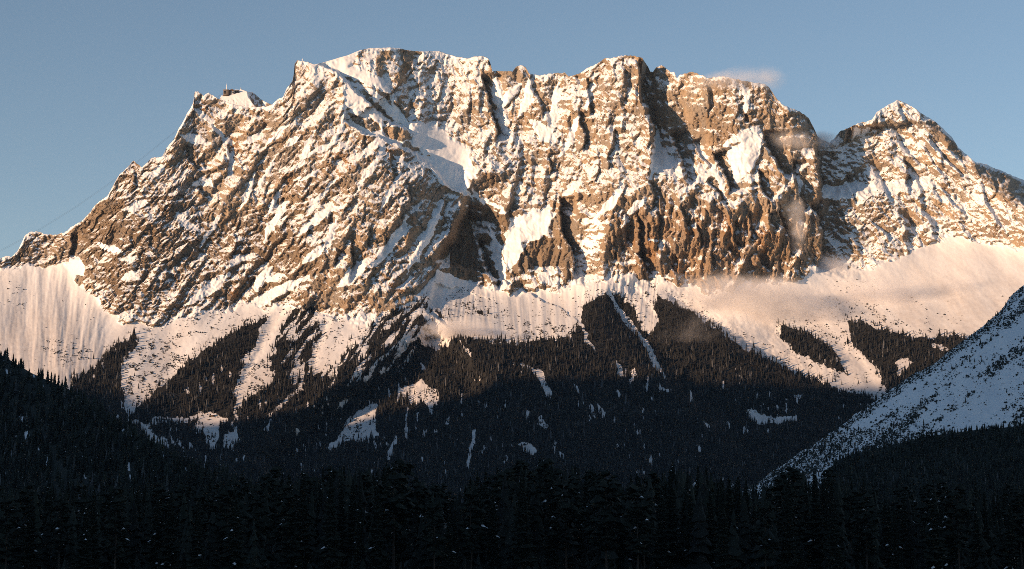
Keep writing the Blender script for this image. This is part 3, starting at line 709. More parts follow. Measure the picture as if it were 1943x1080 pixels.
# scattered single bushes on the clearings and talus rims
dens = dens + .002 * (cy > 560)
keep = (g.random(n) < dens * .8) & (sample(FO, r_, c_) < .4)
pos = sample(P, r_[keep], c_[keep])
bush = many_bushes("dwarf_pine_scrub", pos, np.clip(g.lognormal(.45, .4, len(pos)), .7, 4), NEEDLES_FAR, g)
tag(bush, "dark dwarf pine scrub speckling the snowy talus below the cliffs", None, None, 'stuff')

# ------------------------------------------------------------------ ground and nearer slopes
def gz(X, Y):
    z = np.interp(Y, [-3000, 200, 430, 560, 900, 1050, 1500, 4000, 40000], [11, 9, 8.5, 12, 31, 28, -45, -45, -45])
    z = z + np.interp(X, [-260, -120, 60, 200, 420], [8, 3, 2, 0, -7]) * sstep(350, 800, Y) * (1 - sstep(1000, 1500, Y))
    return z + 1.2 * perlin(X / 60, Y / 60, 3) * sstep(200, 400, Y)
gx_ = np.concatenate([np.linspace(-30000, -1200, 16), np.linspace(-1100, 1100, 111), np.linspace(1200, 30000, 16)])
gy_ = np.concatenate([np.linspace(-8000, 0, 9), np.linspace(100, 1500, 71), np.linspace(1700, 40000, 24)])
GXX, GYY = np.meshgrid(gx_, gy_)
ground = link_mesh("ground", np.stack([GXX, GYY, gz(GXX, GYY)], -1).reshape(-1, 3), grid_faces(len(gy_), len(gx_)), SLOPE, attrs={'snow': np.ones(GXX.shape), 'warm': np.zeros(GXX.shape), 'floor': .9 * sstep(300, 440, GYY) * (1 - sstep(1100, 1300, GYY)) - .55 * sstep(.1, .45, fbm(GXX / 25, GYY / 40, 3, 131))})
tag(ground, None, None, None, 'structure')

def slope_field(top, x0, x1, dx, bottom, nr, Yb, sl, seed, rough):
    c = np.arange(x0, x1, dx)
    ty = np.interp(c, [p[0] for p in top], [p[1] for p in top])
    t = np.linspace(0, 1, nr)
    PYs = bottom + (ty[None, :] - bottom) * t[:, None]
    fld = Field(np.broadcast_to(c, PYs.shape).copy(), PYs)
    K = kz(PYs); Dd = np.empty(PYs.shape)
    Dd[0] = np.interp(c, [p[0] for p in Yb], [p[1] for p in Yb])
    for r in range(1, nr): Dd[r] = Dd[r - 1] * (1 + (K[r] - K[r - 1]) / (sl - K[r]))
    Dd += rough * fbm(fld.PX / 60, fld.PY / 60, 4, seed)
    return c, ty, fld, Dd
def slope_mesh(name, fld, Dd, mat, snow, floor, back_drop=600, back_len=900):
    X, Y, Z = world_pos(fld.PX, fld.PY, Dd); Pp = np.stack([X, Y, Z], -1)
    foot = Pp[0].copy(); foot[:, 1] -= 150; foot[:, 2] = -70
    top = Pp[-1]; bk = []
    for k in range(1, 7):
        b = top.copy(); b[:, 1] += back_len * (k / 6) ** 1.3; b[:, 2] -= back_drop * (k / 6) ** 1.5; b[:, 2] = np.maximum(b[:, 2], -80); bk.append(b)
    V = np.vstack([foot[None], Pp, np.array(bk)])
    e = lambda a: np.vstack([a[:1], a, np.repeat(a[-1:], 6, 0)])
    o = link_mesh(name, V.reshape(-1, 3), grid_faces(V.shape[0], V.shape[1])[:, ::-1], mat, attrs={'snow': e(snow), 'floor': e(floor), 'warm': e(snow * 0)})
    return o, Pp
def scatter(fld, Pp, ty, c, n, dens_fn, g, x0, x1, bottom):
    qx = g.uniform(x0, x1, n); qt = g.random(n) 
    ri = qt * (Pp.shape[0] - 1.001); ci = np.clip((qx - c[0]) / (c[1] - c[0]), 0, len(c) - 1.001)
    tp = np.interp(qx, c, ty); qy = bottom + (tp - bottom) * qt
    keep = g.random(n) < dens_fn(qx, qy, tp) * (bottom - tp) / (bottom - ty.min())
    return sample(Pp, ri[keep], ci[keep]), qx[keep], qy[keep]

# the snowy slope in shade on the right
RT = [(1380,950),(1455,905),(1480,886),(1520,858),(1560,832),(1600,804),(1640,774),(1680,748),(1720,718),(1760,697),(1800,668),(1840,638),(1870,612),(1900,590),(1920,562),(1943,540),(1980,515),(2080,440)]
RT = [(x + (0 if i in (0, len(RT) - 1) else 0), y) for i, (x, y) in enumerate(RT)]
cR, tyR, fR, DR = slope_field(np.stack([np.arange(1380, 2081, 3.0), np.interp(np.arange(1380, 2081, 3.0), [q[0] for q in RT], [q[1] for q in RT]) + 7 * fbm(np.arange(1380, 2081, 3.0) / 45, np.zeros(234), 4, 231)], 1), 1385, 2075, 3, 985, 150, [(1385, 2900), (1943, 2500), (2080, 2450)], .72, 201, 18)
fr_ = (fR.PX * .78 - fR.PY * -.62, fR.PX * .62 + fR.PY * .78)
acrossR = fR.PX * .60 + fR.PY * .80; alongR = -fR.PX * .80 + fR.PY * .60
DR += 7 * ridged(acrossR / 40, alongR / 260, 4, 205)
right_slope, PR = slope_mesh("slope", fR, DR, SLOPE, np.full(fR.PX.shape, .9), np.full(fR.PX.shape, 0.0))
tag(right_slope, None, None, None, 'structure')
def dR(x, y, tp):
    ac = x * .60 + y * .80; al = -x * .80 + y * .60
    b = 1.25 * fbm(ac / 40, al / 300, 3, 207) + .5 * fbm(x / 16, y / 12, 3, 209)
    d = .03 + sstep(-.1, .2, b + .35 * fbm(x / 5, y / 5, 2, 213)) * .95
    d = np.maximum(d, .75 * (1 - sstep(5, 24, y - tp)))                        # along the crest
    d = np.maximum(d, .9 * sstep(-.15, .25, b) * sstep(1750, 1850, x) * sstep(690, 760, y))   # lower right
    d = np.maximum(d, .85 * sstep(800, 850, y))
    d = d * (1 - .97 * np.exp(-((ac - 1755) / 17) ** 2)) * (1 - .8 * np.exp(-((ac - 1655) / 10) ** 2))
    return d
pos, qx, qy = scatter(fR, PR, tyR, cR, 190000, dR, g, 1390, 2070, 985)
b1 = many_bushes("slope_scrub", pos, np.clip(g.lognormal(-.1, .45, len(pos)), .4, 2.6), NEEDLES_MID, g); tag(b1, "dark dwarf pine scrub in streaks on the shaded snow slope", None, None, 'stuff')
pos, qx, qy = scatter(fR, PR, tyR, cR, 9000, lambda x, y, tp: np.maximum(np.maximum(.35 * dR(x, y, tp), .5 * (1 - sstep(2, 10, y - tp))), .9 * sstep(790, 850, y)), g, 1390, 2070, 985)
h_ = g.uniform(3, 10, len(pos)); pos[:, 2] -= .5
t1 = many_conifers("slope_woods", pos, h_, h_ * .17, 5, 6, NEEDLES_MID, g); tag(t1, "small conifers scattered over the shaded snow slope", None, None, 'stuff')

# wooded spur below it
ST = [(1540,960),(1590,872),(1640,856),(1700,843),(1760,828),(1850,816),(1943,808),(2080,800)]
cS, tyS, fS, DS = slope_field(ST, 1545, 2075, 6, 990, 40, [(1545, 2050), (2080, 1950)], .5, 211, 15)
spur, PS = slope_mesh("hill", fS, DS, SLOPE, np.full(fS.PX.shape, .6), np.full(fS.PX.shape, .8), 200, 300)
tag(spur, None, None, None, 'structure')
pos, qx, qy = scatter(fS, PS, tyS, cS, 5200, lambda x, y, tp: 1.0 + 0 * x, g, 1548, 2070, 990)
h_ = g.uniform(5, 10, len(pos)); pos[:, 2] -= .5
t2 = many_conifers("hill_forest", pos, h_, h_ * .2, 5, 6, NEEDLES_MID, g, .25, .03); tag(t2, "dense dark forest on the low spur under the snow slope", None, None, 'stuff')

# dark wooded hillside on the left
LT = [(-130,590),(-60,630),(0,672),(30,690),(60,708),(100,726),(130,738),(160,765),(200,788),(240,808),(270,828),(300,846),(340,872),(380,888),(420,903),(480,925),(560,960),(620,985)]
cL, tyL, fL, DL = slope_field(LT, -125, 600, 3, 1040, 130, [(-125, 1750), (600, 1450)], .46, 221, 12)
hill, PL = slope_mesh("hillside", fL, DL, SLOPE, np.full(fL.PX.shape, .9), .8 - .75 * sstep(.25, .55, fbm(fL.PX / 14, fL.PY / 30, 3, 227)), 700, 900)
tag(hill, None, None, None, 'structure')
def dL(x, y, tp):
    gap = fbm(x / 45, y / 80, 3, 223)
    d = 1 - .6 * sstep(.28, .5, gap) * sstep(50, 110, y - tp)
    for gx0, gy0, gw, gh in [(112, 890, 20, 50), (140, 915, 14, 26), (60, 785, 50, 12), (165, 930, 10, 30), (20, 770, 26, 10)]:
        d = d * (1 - .75 * np.exp(-((x - gx0) / gw) ** 2 - ((y - gy0) / gh) ** 2))
    return d
pos, qx, qy = scatter(fL, PL, tyL, cL, 7000, dL, g, -120, 595, 1040)
h_ = g.uniform(7, 17, len(pos)); pos[:, 2] -= .5
t3 = many_conifers("hillside_forest", pos, h_, h_ * g.uniform(.13, .19, len(h_)), 8, 7, NEEDLES_MID, g, .45, .04); tag(t3, "dense black conifer forest on the dark left hillside", None, None, 'stuff')
sel = g.random(len(pos)) < .085
sp_ = pos[sel].copy(); hs = h_[sel]; f_ = g.uniform(.35, .85, sel.sum()); an = g.uniform(3.6, 5.8, sel.sum()); rr = hs * .16 * (1 - f_) ** .85
sp_[:, 0] += np.cos(an) * rr; sp_[:, 1] += np.sin(an) * rr; sp_[:, 2] += hs * f_
def snow_lumps(name, pos, w, mat, g):
    n = len(pos); V = np.empty((n, 6, 3), f32); a = g.normal(0, .35, n)
    ax = np.stack([np.cos(a), 0 * a, np.sin(a)], -1)
    up = np.array([0, 0, 1.0])
    V[:, 0] = pos - ax * w[:, None]; V[:, 1] = pos + ax * w[:, None]
    V[:, 2] = pos + up * (w * .35)[:, None]; V[:, 3] = pos - up * (w * .2)[:, None]
    V[:, 4] = pos + np.array([0, -.5, 0]) * w[:, None]; V[:, 5] = pos + np.array([0, .5, 0]) * w[:, None]
    f = np.array([[0, 4, 2], [4, 1, 2], [1, 5, 2], [5, 0, 2], [4, 0, 3], [1, 4, 3], [5, 1, 3], [0, 5, 3]])
    return V.reshape(-1, 3), (np.arange(n)[:, None, None] * 6 + f[None]).reshape(-1, 3)
Vs, Fs = snow_lumps("x", sp_, g.uniform(.3, .9, len(sp_)), SNOW, g)
o = link_mesh("branch_snow", Vs, Fs, SNOW, smooth=False); tag(o, "small lumps of snow lying on the branches of the hillside forest", None, None, 'stuff')

# ------------------------------------------------------------------ the western ridge whose shadow covers the valley
hx, hy = math.sin(SUN_AZ), math.cos(SUN_AZ)
CREST = [(-9000,900),(-4000,1400),(0,1500),(2000,1600),(3300,1620),(3521,1640),(3700,1620),(3917,1590),(4016,1550),(4224,1420),(4330,1260),(4450,1195),(4600,1240),(4800,1280),(5000,1200),(5300,800),(9000,500)]
qq = np.concatenate([np.arange(-9000, 3500, 250.0), np.arange(3500, 5600, 25.0), np.arange(5700, 9001, 250.0)])
cz_ = np.interp(qq, [p[0] for p in CREST], [p[1] for p in CREST]) + 35 * fbm(qq / 120, qq * 0, 4, 301)
hs_ = np.array([-1, -.75, -.5, -.3, -.15, -.06, 0, .06, .15, .3, .5, .75, 1.0])
rows = []
for w_ in hs_:
    zz = -60 + (cz_ + 60) * (1 - abs(w_)) ** 1.1 + (60 * fbm(qq / 400, qq * 0 + w_ * 4, 4, 303) if w_ else 0) * (1 - abs(w_))
    H = -3000 + w_ * cz_ * 1.25 + 0 * qq
    rows.append(np.stack([H * hx - qq * hy, H * hy + qq * hx, zz], -1))
VR = np.array(rows)
west = link_mesh("ridge", VR.reshape(-1, 3), grid_faces(len(hs_), len(qq)), SLOPE, attrs={'snow': np.full(VR.shape[:2], .9), 'floor': np.zeros(VR.shape[:2]), 'warm': np.zeros(VR.shape[:2])})
tag(west, None, None, None, 'structure')
# ------------------------------------------------------------------ summit knoll behind the crest, with the mountain station
iS = int((450 - cols[0]) / 1.5)
YK = float(D[-1, iS]) + 330
KT = [(405,204),(416,190),(420,181.5),(436,180),(446,178),(452,172.5),(457,169),(463,171),(471,174.5),(478,174.5),(483,178),(488,182),(494,188),(504,193.5),(515,198.5),(530,206),(545,214)]
cK, tyK, fK, DK = slope_field(KT, 405, 545, 1.0, 262, 70, [(405, YK - 95), (545, YK - 95)], .98, 401, 3)
fK.stroke(DK, [(468,173),(470,184),(478,196),(492,208),(505,222)], 4, 8, 46, 60, 8, (.05, 0))
DK += -6 * (ridged(fK.PX / 14 + fK.PY / 30, fK.PY / 30, 4, 403) - .5) * sstep(464, 474, fK.PX + 0.3 * (fK.PY - 180)) - 3 * (ridged(fK.PX / 9, fK.PY / 12, 3, 405) - .5) * sstep(183, 190, fK.PY)
snowK = 1.0 - 1.1 * sstep(.0, .5, fbm(fK.PX / 6, fK.PY / 9, 3, 407) + .25 * sstep(470, 484, fK.PX)) * sstep(462, 474, fK.PX) - .6 * (fbm(fK.PX / 5, fK.PY / 6, 3, 409) > .3) * (fK.PY > 186)
knoll, PK = slope_mesh("mountain", fK, DK, ROCK, snowK, snowK * 0, 900, 900)
tag(knoll, "small snowy summit knoll behind the mountain crest", None, None, 'structure')

def box_mesh(name, lo, hi, mat, parent=None, bevel=0.0):
    (x0, y0, z0), (x1, y1, z1) = lo, hi
    v = [(x0, y0, z0), (x1, y0, z0), (x1, y1, z0), (x0, y1, z0), (x0, y0, z1), (x1, y0, z1), (x1, y1, z1), (x0, y1, z1)]
    f = [(0, 3, 2, 1), (4, 5, 6, 7), (0, 1, 5, 4), (1, 2, 6, 5), (2, 3, 7, 6), (3, 0, 4, 7)]
    o = link_mesh(name, v, f, mat, parent, smooth=False)
    if bevel:
        m = o.modifiers.new("bevel", 'BEVEL'); m.width = bevel; m.segments = 1
    return o
def lathe(name, prof, n, mat, parent=None, center=(0, 0)):
    v = []; f = []
    for r, z in prof:
        for k in range(n):
            a = 6.2832 * k / n; v.append((center[0] + r * math.cos(a), center[1] + r * math.sin(a), z))
    for j in range(len(prof) - 1):
        for k in range(n): f.append((j * n + k, j * n + (k + 1) % n, (j + 1) * n + (k + 1) % n, (j + 1) * n + k))
    return link_mesh(name, v, f, mat, parent, smooth=True)
def prism(name, poly_xz, y0, y1, mat, parent=None):
    n = len(poly_xz); bm_v = [(x, y0, z) for x, z in poly_xz] + [(x, y1, z) for x, z in poly_xz]
    me = bpy.data.meshes.new(name)
    me.from_pydata(bm_v, [], [tuple(range(n)), tuple(range(2 * n - 1, n - 1, -1))] + [(i, n + i, n + (i + 1) % n, (i + 1) % n) for i in range(n)])
    me.materials.append(mat); o = bpy.data.objects.new(name, me); C.objects.link(o)
    if parent: o.parent = parent
    return o
def empty(name, loc, rz=0.0, label=None, cat=None, group=None):
    o = bpy.data.objects.new(name, None); C.objects.link(o); o.location = loc; o.rotation_euler = (0, 0, rz)
    return tag(o, label, cat, group)

WALL = plain("station_wall", (0.15, 0.12, 0.095), 0.8, 0.2, 0.4)
WOOD = plain("weathered_wood", (0.10, 0.065, 0.04), 0.85, 0.3, 0.8)
DARK = plain("dark_cladding", (0.035, 0.035, 0.04), 0.6, 0.3, 0.5)
GLASS = plain("dark_glass", (0.02, 0.022, 0.026), 0.15, 0.1, 0.5)
PALE = plain("pale_metal", (0.75, 0.75, 0.76), 0.4, 0.05, 0.5)
STEEL = plain("steel_rope", (0.06, 0.06, 0.065), 0.5, 0.2, 0.5)
GOLD = plain("gilded_metal", (0.6, 0.45, 0.2), 0.4, 0.1, 0.5)

def at(px, py, Y): return Vector(world_pos(px, py, Y))
YB = float(np.interp(436, cK, DK[-1])) - 6
m1 = 1.15 * YB / F                                       # metres per photograph pixel there
b = at(428.8, 181.5, YB)
t = empty("summit_station", b, 0, "blocky cable car station at the left end of the snowy summit knoll", "building")
box_mesh("wall", (-4.6 * m1, 0, -6), (4.2 * m1, 16, 8.8 * m1), WALL, t, .3)
box_mesh("roof", (-4.9 * m1, -.8, 8.8 * m1), (4.5 * m1, 16.8, 10.6 * m1), WALL, t, .2)
w_ = box_mesh("window", (-4.0 * m1, -.35, 3.4 * m1), (-.6 * m1, .3, 8.2 * m1), DARK, t)
for k in range(2): box_mesh("pane", (-3.8 * m1 + k * 1.6 * m1, -.55, 3.9 * m1), (-2.5 * m1 + k * 1.6 * m1, -.36, 7.8 * m1), GLASS, w_)
box_mesh("platform", (-5.2 * m1, -5, -.6 * m1), (5.2 * m1, -.05, .5 * m1), WOOD, t)
b2 = at(440, 178.6, YB + 8)
t = empty("summit_lodge", b2, 0, "low summit lodge with a shallow snow roof right of the mast", "building")
box_mesh("wall", (-4.8 * m1, 0, -8), (4.4 * m1, 14, 5.4 * m1), WALL, t, .3)
prism("roof", [(-5.6 * m1, 5.4 * m1), (5.2 * m1, 5.4 * m1), (4.0 * m1, 7.0 * m1), (1.4 * m1, 8.2 * m1), (-1.2 * m1, 8.2 * m1), (-4.2 * m1, 7.0 * m1)], -1.5, 15, WOOD, t)
fr2 = box_mesh("window_frame", (-1.3 * m1, -.6, .8 * m1), (4.0 * m1, -.02, 5.0 * m1), PALE, t)
box_mesh("pane", (-.5 * m1, -.85, 1.5 * m1), (3.2 * m1, -.61, 4.3 * m1), GLASS, fr2)
lathe("chimney", [(1.2, 8 * m1), (1.2, 9.6 * m1), (.01, 9.7 * m1)], 8, DARK, t, (-.4 * m1, 6))
b3 = at(449.5, 177, YB + 14)
t = empty("observation_block", b3, 0, "dark block between the lodge and the top of the knoll", "building")
box_mesh("wall", (-3.2 * m1, 0, -8), (3.4 * m1, 12, 5.2 * m1), DARK, t, .3)
box_mesh("roof", (-3.5 * m1, -.5, 5.2 * m1), (3.7 * m1, 12.5, 6.0 * m1), SNOW, t, .2)
b4 = at(429.8, 170.9, YB + 6)
t = empty("antenna_mast", b4, 0, "tall pale antenna mast standing on the summit station roof", "mast")
lathe("pole", [(1.5, -1), (1.5, 4 * m1), (1.15, 4.1 * m1), (1.15, 8.4 * m1), (.5, 8.6 * m1), (.5, 11 * m1), (.01, 11.1 * m1)], 10, PALE, t)
lathe("collar", [(1.6, 3.6 * m1), (2.0, 3.8 * m1), (2.0, 4.3 * m1), (1.2, 4.4 * m1)], 10, PALE, t)
b5 = at(457, 169.6, float(np.interp(457, cK, DK[-1])) - 2)
t = empty("summit_cross", b5, 0, "tiny gilded cross on the highest rocks right of the summit buildings", "cross")
box_mesh("post", (-.5, -.5, -2), (.5, .5, 6.5), GOLD, t); box_mesh("crossbar", (-1.9, -.35, 4.0), (1.9, .35, 4.9), GOLD, t)
ic = int((574 - cols[0]) / 1.5)
b6 = Vector(P[-1, ic].tolist())
t = empty("summit_cross", b6, 0, "thin cross on the white shoulder of the left crest", "cross")
box_mesh("post", (-.55, -.55, -3), (.55, .55, 8.0), PALE, t); box_mesh("crossbar", (-2.3, -.4, 4.6), (2.3, .4, 5.6), PALE, t)

# cables of the aerial tramway climbing to the station
CB = [(-110,524),(0,475.5),(41,453),(71,437),(140.5,394),(212,344.5),(265,303),(291,282),(345,239),(424,175)]
for k, (dy, lab) in enumerate([(0, "upper of two thin tramway cables against the sky left of the mountain"), (2.3, "lower of two thin tramway cables against the sky left of the mountain")]):
    xs = np.linspace(-110, 424, 60); ys = np.interp(xs, [p[0] for p in CB], [p[1] for p in CB])
    for _ in range(2): ys[1:-1] = (ys[:-2] + ys[1:-1] * 2 + ys[2:]) / 4
    pts = [world_pos(x, y + dy * (1 - max(0, x - 300) / 124 * .6), float(np.interp(x, [-110, 424], [5600, YB + 4]))) for x, y in zip(xs, ys)]
    n_ = 5; v = []; f = []
    for (x, y, z) in pts:
        for a in range(n_): v.append((x + .16 * math.cos(a * 6.283 / n_) * .5, y + .16 * math.cos(a * 6.283 / n_) * .8, z + .16 * math.sin(a * 6.283 / n_)))
    for i in range(len(pts) - 1):
        for a in range(n_): f.append((i * n_ + a, i * n_ + (a + 1) % n_, (i + 1) * n_ + (a + 1) % n_, (i + 1) * n_ + a))
    o = link_mesh("tramway_cable", v, f, STEEL); tag(o, lab, "cable", "cables of the aerial tramway")

# huts on the small meadow at the foot of the woods
for px, py, wd, rz, lab in [(404, 790, 9.5, .2, "dark wooden hut at the top of the small snow meadow"), (396, 797, 5.5, -.3, "smallest hut, lowest on the snow meadow, left of the others"), (423, 802, 6.5, .1, "dark hut at the right edge of the snow meadow")]:
    r_, c_ = on_mountain(np.array([px * 1.0]), np.array([py * 1.0])); q = sample(P, r_, c_)[0]
    t = empty("mountain_hut", q, rz, lab, "hut", "huts on the snow meadow")
    s = wd / 2
    box_mesh("wall", (-s, -s * .7, -2.5), (s, s * .7, s * .62), WOOD, t)
    prism("roof", [(-s * .95, s * .62), (s * .95, s * .62), (s * .12, s * 1.2), (-s * .12, s * 1.2)], -s * .9, s * .9, SNOW, t).rotation_euler = (0, 0, math.pi / 2)
    dd = box_mesh("door", (-.6, -s * .7 - .12, -1.0), (.6, -s * .7 - .003, s * .42), DARK, t)
    for sx in (-.62, .62): box_mesh("window", (sx * s - .5, -s * .7 - .1, s * .02), (sx * s + .5, -s * .7 - .003, s * .36), GLASS, t)

# ------------------------------------------------------------------ the near forest: single trees
def spruce_parts(seed, H=26.0, R0=3.4, bare=.1):
    g = np.random.default_rng(seed); v = []; f = []; sv_ = []; sf_ = []
    nw = 22
    for k in range(nw):
        t0 = bare + (1 - bare) * (k / nw) ** 1.02
        z = H * t0; rr = R0 * (1 - t0) ** .78 * (.8 + .4 * g.random()) + .15
        nb = 9 if k < nw - 4 else 6
        a0 = g.random() * 6.28
        for j in range(nb):
            a = a0 + j * 6.283 / nb + g.normal(0, .2); L = rr * (.6 + .6 * g.random()); w = .24 * L + .22
            ca, sa = math.cos(a), math.sin(a); dr = .34 * L + .12 * g.random()
            i = len(v)
            zj = z + g.normal(0, .25)
            v += [(0, 0, zj + .1), (ca * L * .55 - sa * w, sa * L * .55 + ca * w, zj - dr * .75 - .25), (ca * L * .6, sa * L * .6, zj - dr * .25), (ca * L * .55 + sa * w, sa * L * .55 - ca * w, zj - dr * .75 - .25), (ca * L, sa * L, zj - dr * .8), (ca * L * .5, sa * L * .5, zj - dr - .9)]
            f += [(i, i + 1, i + 2), (i, i + 2, i + 3), (i + 1, i + 4, i + 2), (i + 2, i + 4, i + 3), (i + 1, i + 5, i + 3), (i, i + 5, i + 4)]
            if g.random() < .028 and k > 2:
                w2 = w * .5; q = len(sv_); up = .14
                sv_ += [(ca * L * .35, sa * L * .35, zj + up), (ca * L * .6 - sa * w2, sa * L * .6 + ca * w2, zj - dr * .45 + up), (ca * L * .62, sa * L * .62, zj - dr * .2 + .3), (ca * L * .6 + sa * w2, sa * L * .6 - ca * w2, zj - dr * .45 + up), (ca * L * .97, sa * L * .97, zj - dr * .7 + up)]
                sf_ += [(q, q + 1, q + 2), (q, q + 2, q + 3), (q + 1, q + 4, q + 2), (q + 2, q + 4, q + 3)]
    i = len(v); v += [(-.14, 0, H * .95), (.14, .1, H * .95), (0, -.14, H * .95), (0, 0, H * 1.02)]; f += [(i, i + 1, i + 3), (i + 1, i + 2, i + 3), (i + 2, i, i + 3)]
    return v, f, sv_, sf_
def pine_parts(seed, H=24.0):
    g = np.random.default_rng(seed); v = []; f = []; sv_ = []; sf_ = []
    for k in range(64):
        t0 = .42 + .56 * (k / 64); rr = 3.5 * math.sqrt(max(.02, 1 - ((t0 - .62) / .40) ** 2)) if t0 > .62 else 3.5 * (.55 + .45 * (t0 - .42) / .2)
        a = g.random() * 6.28; q = rr * math.sqrt(g.random()); c = (math.cos(a) * q, math.sin(a) * q, H * t0 + g.normal(0, .4)); s = .65 + .6 * g.random()
        i = len(v); m = 6
        v += [(c[0], c[1], c[2] + s * .9), (c[0], c[1], c[2] - s * .45)]
        for j in range(m):
            b_ = j * 6.283 / m + g.random(); e = s * (.7 + .9 * g.random()); v.append((c[0] + math.cos(b_) * e, c[1] + math.sin(b_) * e, c[2] + g.normal(0, .25) * s))
        for j in range(m): f += [(i + 2 + j, i + 2 + (j + 1) % m, i), (i + 2 + (j + 1) % m, i + 2 + j, i + 1)]
        if g.random() < .05:
            qn = len(sv_); z1 = c[2] + s * .6
            sv_ += [(c[0] - .7 * s, c[1], z1), (c[0], c[1] - .6 * s, z1 - .1), (c[0] + .8 * s, c[1], z1 - .1), (c[0], c[1] + .6 * s, z1), (c[0], c[1], z1 + .45 * s)]
            sf_ += [(qn, qn + 1, qn + 4), (qn + 1, qn + 2, qn + 4), (qn + 2, qn + 3, qn + 4), (qn + 3, qn, qn + 4)]
    return v, f, sv_, sf_
def mesh_only(name, v, f, mat):
    me = bpy.data.meshes.new(name); me.from_pydata(v, [], f); me.materials.append(mat); return me
def trunk_mesh(H, r, seed):
    g = np.random.default_rng(seed); n_ = 6; v = []; f = []; K = 5
    for k in range(K + 1):
        z = -1.5 + (H * .97 + 1.5) * k / K; rr = r * (1 - .93 * k / K); ox, oy = (g.normal(0, .12, 2) if 0 < k < K else (0, 0))
        for j in range(n_): v.append((ox + rr * math.cos(j * 6.283 / n_), oy + rr * math.sin(j * 6.283 / n_), z))
    for k in range(K):
        for j in range(n_): f.append((k * n_ + j, k * n_ + (j + 1) % n_, (k + 1) * n_ + (j + 1) % n_, (k + 1) * n_ + j))
    return mesh_only("trunk", v, f, BARK)
variants = []
for k in range(6):
    H = [26, 27, 25, 28, 24, 26][k]; pr = spruce_parts(500 + k, H, [3.3, 2.9, 3.7, 3.1, 3.9, 2.7][k], [.12, .22, .1, .28, .16, .2][k]); variants.append(("spruce_tree", H, pr, 520 + k))
for k in range(4):
    H = [23, 24, 22, 25][k]; variants.append(("pine_tree", H, pine_parts(540 + k, H), 560 + k))
VM = []
for nm, H, (v, f, s_, sf_), sd in variants:
    clumps = []
    nv = 5
    for q in range(len(s_) // nv): clumps.append(mesh_only("snow_clump", s_[q * nv:(q + 1) * nv], [tuple(i - q * nv for i in ff) for ff in sf_ if q * nv <= ff[0] < (q + 1) * nv], SNOW))
    VM.append((nm, H, mesh_only("crown", v, f, NEEDLES), trunk_mesh(H, .34, sd), clumps))
g = np.random.default_rng(33)
spots = []
tries = 0
rowsY = [(455, 44), (500, 46), (550, 48), (610, 52), (680, 54), (770, 56)]
for Yr, nn in rowsY:
    half = Yr * (971.5 / F) * 1.06
    for i in range(nn):
        spots.append((-half + 2 * half * (i + .5 + g.normal(0, .28)) / nn, Yr + g.normal(0, 14), Yr))
tops = [(-60,900),(60,905),(420,905),(480,888),(560,880),(600,875),(680,860),(720,868),(770,870),(800,885),(835,900),(850,925),(870,910),(900,885),(950,870),(1000,862),(1060,858),(1120,862),(1150,885),(1180,895),(1250,872),(1310,868),(1370,885),(1430,900),(1480,890),(1535,870),(1580,880),(1625,895),(1675,918),(1725,912),(1800,905),(1943,912),(2000,912)]
near = {}
for i, (x, y, Yr) in enumerate(spots):
    z = float(gz(np.array(x), np.array(y)))
    px = 971.5 + F * x / y * 1.0
    want = np.interp(px, [p[0] for p in tops], [p[1] for p in tops]) + (6 if Yr > 650 else 14)
    zt = y * kz(want) + CZ
    k = int(g.integers(0, len(VM))) if g.random() < .8 else int(g.integers(0, 6))
    nm, H, crown, trunk, sn = VM[k]
    sc = float(np.clip((zt - z) / H * g.uniform(.80, 1.02), .5, 1.45))
    spruce = nm == "spruce_tree"
    side = "left part" if px < 640 else ("middle" if px < 1300 else "right part")
    front = Yr < 580
    lab = ("slender snow-flecked spruce" if spruce else "round-headed dark pine") + (" in the front rows" if front else " in the rear rows") + " of the near forest, " + side + " of the picture"
    o = empty(nm, (x, y, z), float(g.uniform(0, 6.28)), lab, "tree", lab.split(",")[0].replace("slender snow-flecked spruce", "spruces").replace("round-headed dark pine", "pines") + " " + side)
    o.scale = (sc * g.uniform(.85, 1.15),) * 2 + (sc,)
    near.setdefault((spruce, side), []).append(((z + sc * H - CZ) / y - kz(want), o))
    for me in [trunk, crown] + sn:
        c = bpy.data.objects.new(me.name.split(".")[0], me); C.objects.link(c); c.parent = o

for (spruce, side), lst in near.items():
    o = max(lst, key=lambda q: q[0])[1]
    o["label"] = ("tallest spruce" if spruce else "tallest round-headed pine") + " rising above the near treeline in the " + side + " of the picture"
    del o["group"]

# trees behind and between the single ones, beyond what can be told apart
n = 1300
yb = g.uniform(470, 1020, n); xb = g.uniform(-1, 1, n) * yb * (971.5 / F) * 1.6
zb = gz(xb, yb)
wb = np.interp(971.5 + F * xb / yb, [p[0] for p in tops], [p[1] for p in tops]) + 14
hb = np.clip((yb * kz(wb) + CZ - zb) * g.uniform(.55, 1.0, n), 5, 32)
rear = many_conifers("near_forest", np.stack([xb, yb, zb - .5], -1), hb, hb * g.uniform(.13, .17, n), 11, 8, NEEDLES_MID, g, .5, 0)
tag(rear, "black mass of conifers filling the forest behind the single near trees", None, None, 'stuff')
n = 1000
yb = g.uniform(450, 700, n); xb = g.uniform(-1, 1, n) * yb * (971.5 / F) * 1.6
hb = g.uniform(3, 9, n)
young = many_conifers("undergrowth", np.stack([xb, yb, gz(xb, yb) - .3], -1), hb, hb * g.uniform(.22, .32, n), 6, 7, NEEDLES_MID, g, .5, 0)
tag(young, "young conifers growing under the near forest", None, None, 'stuff')

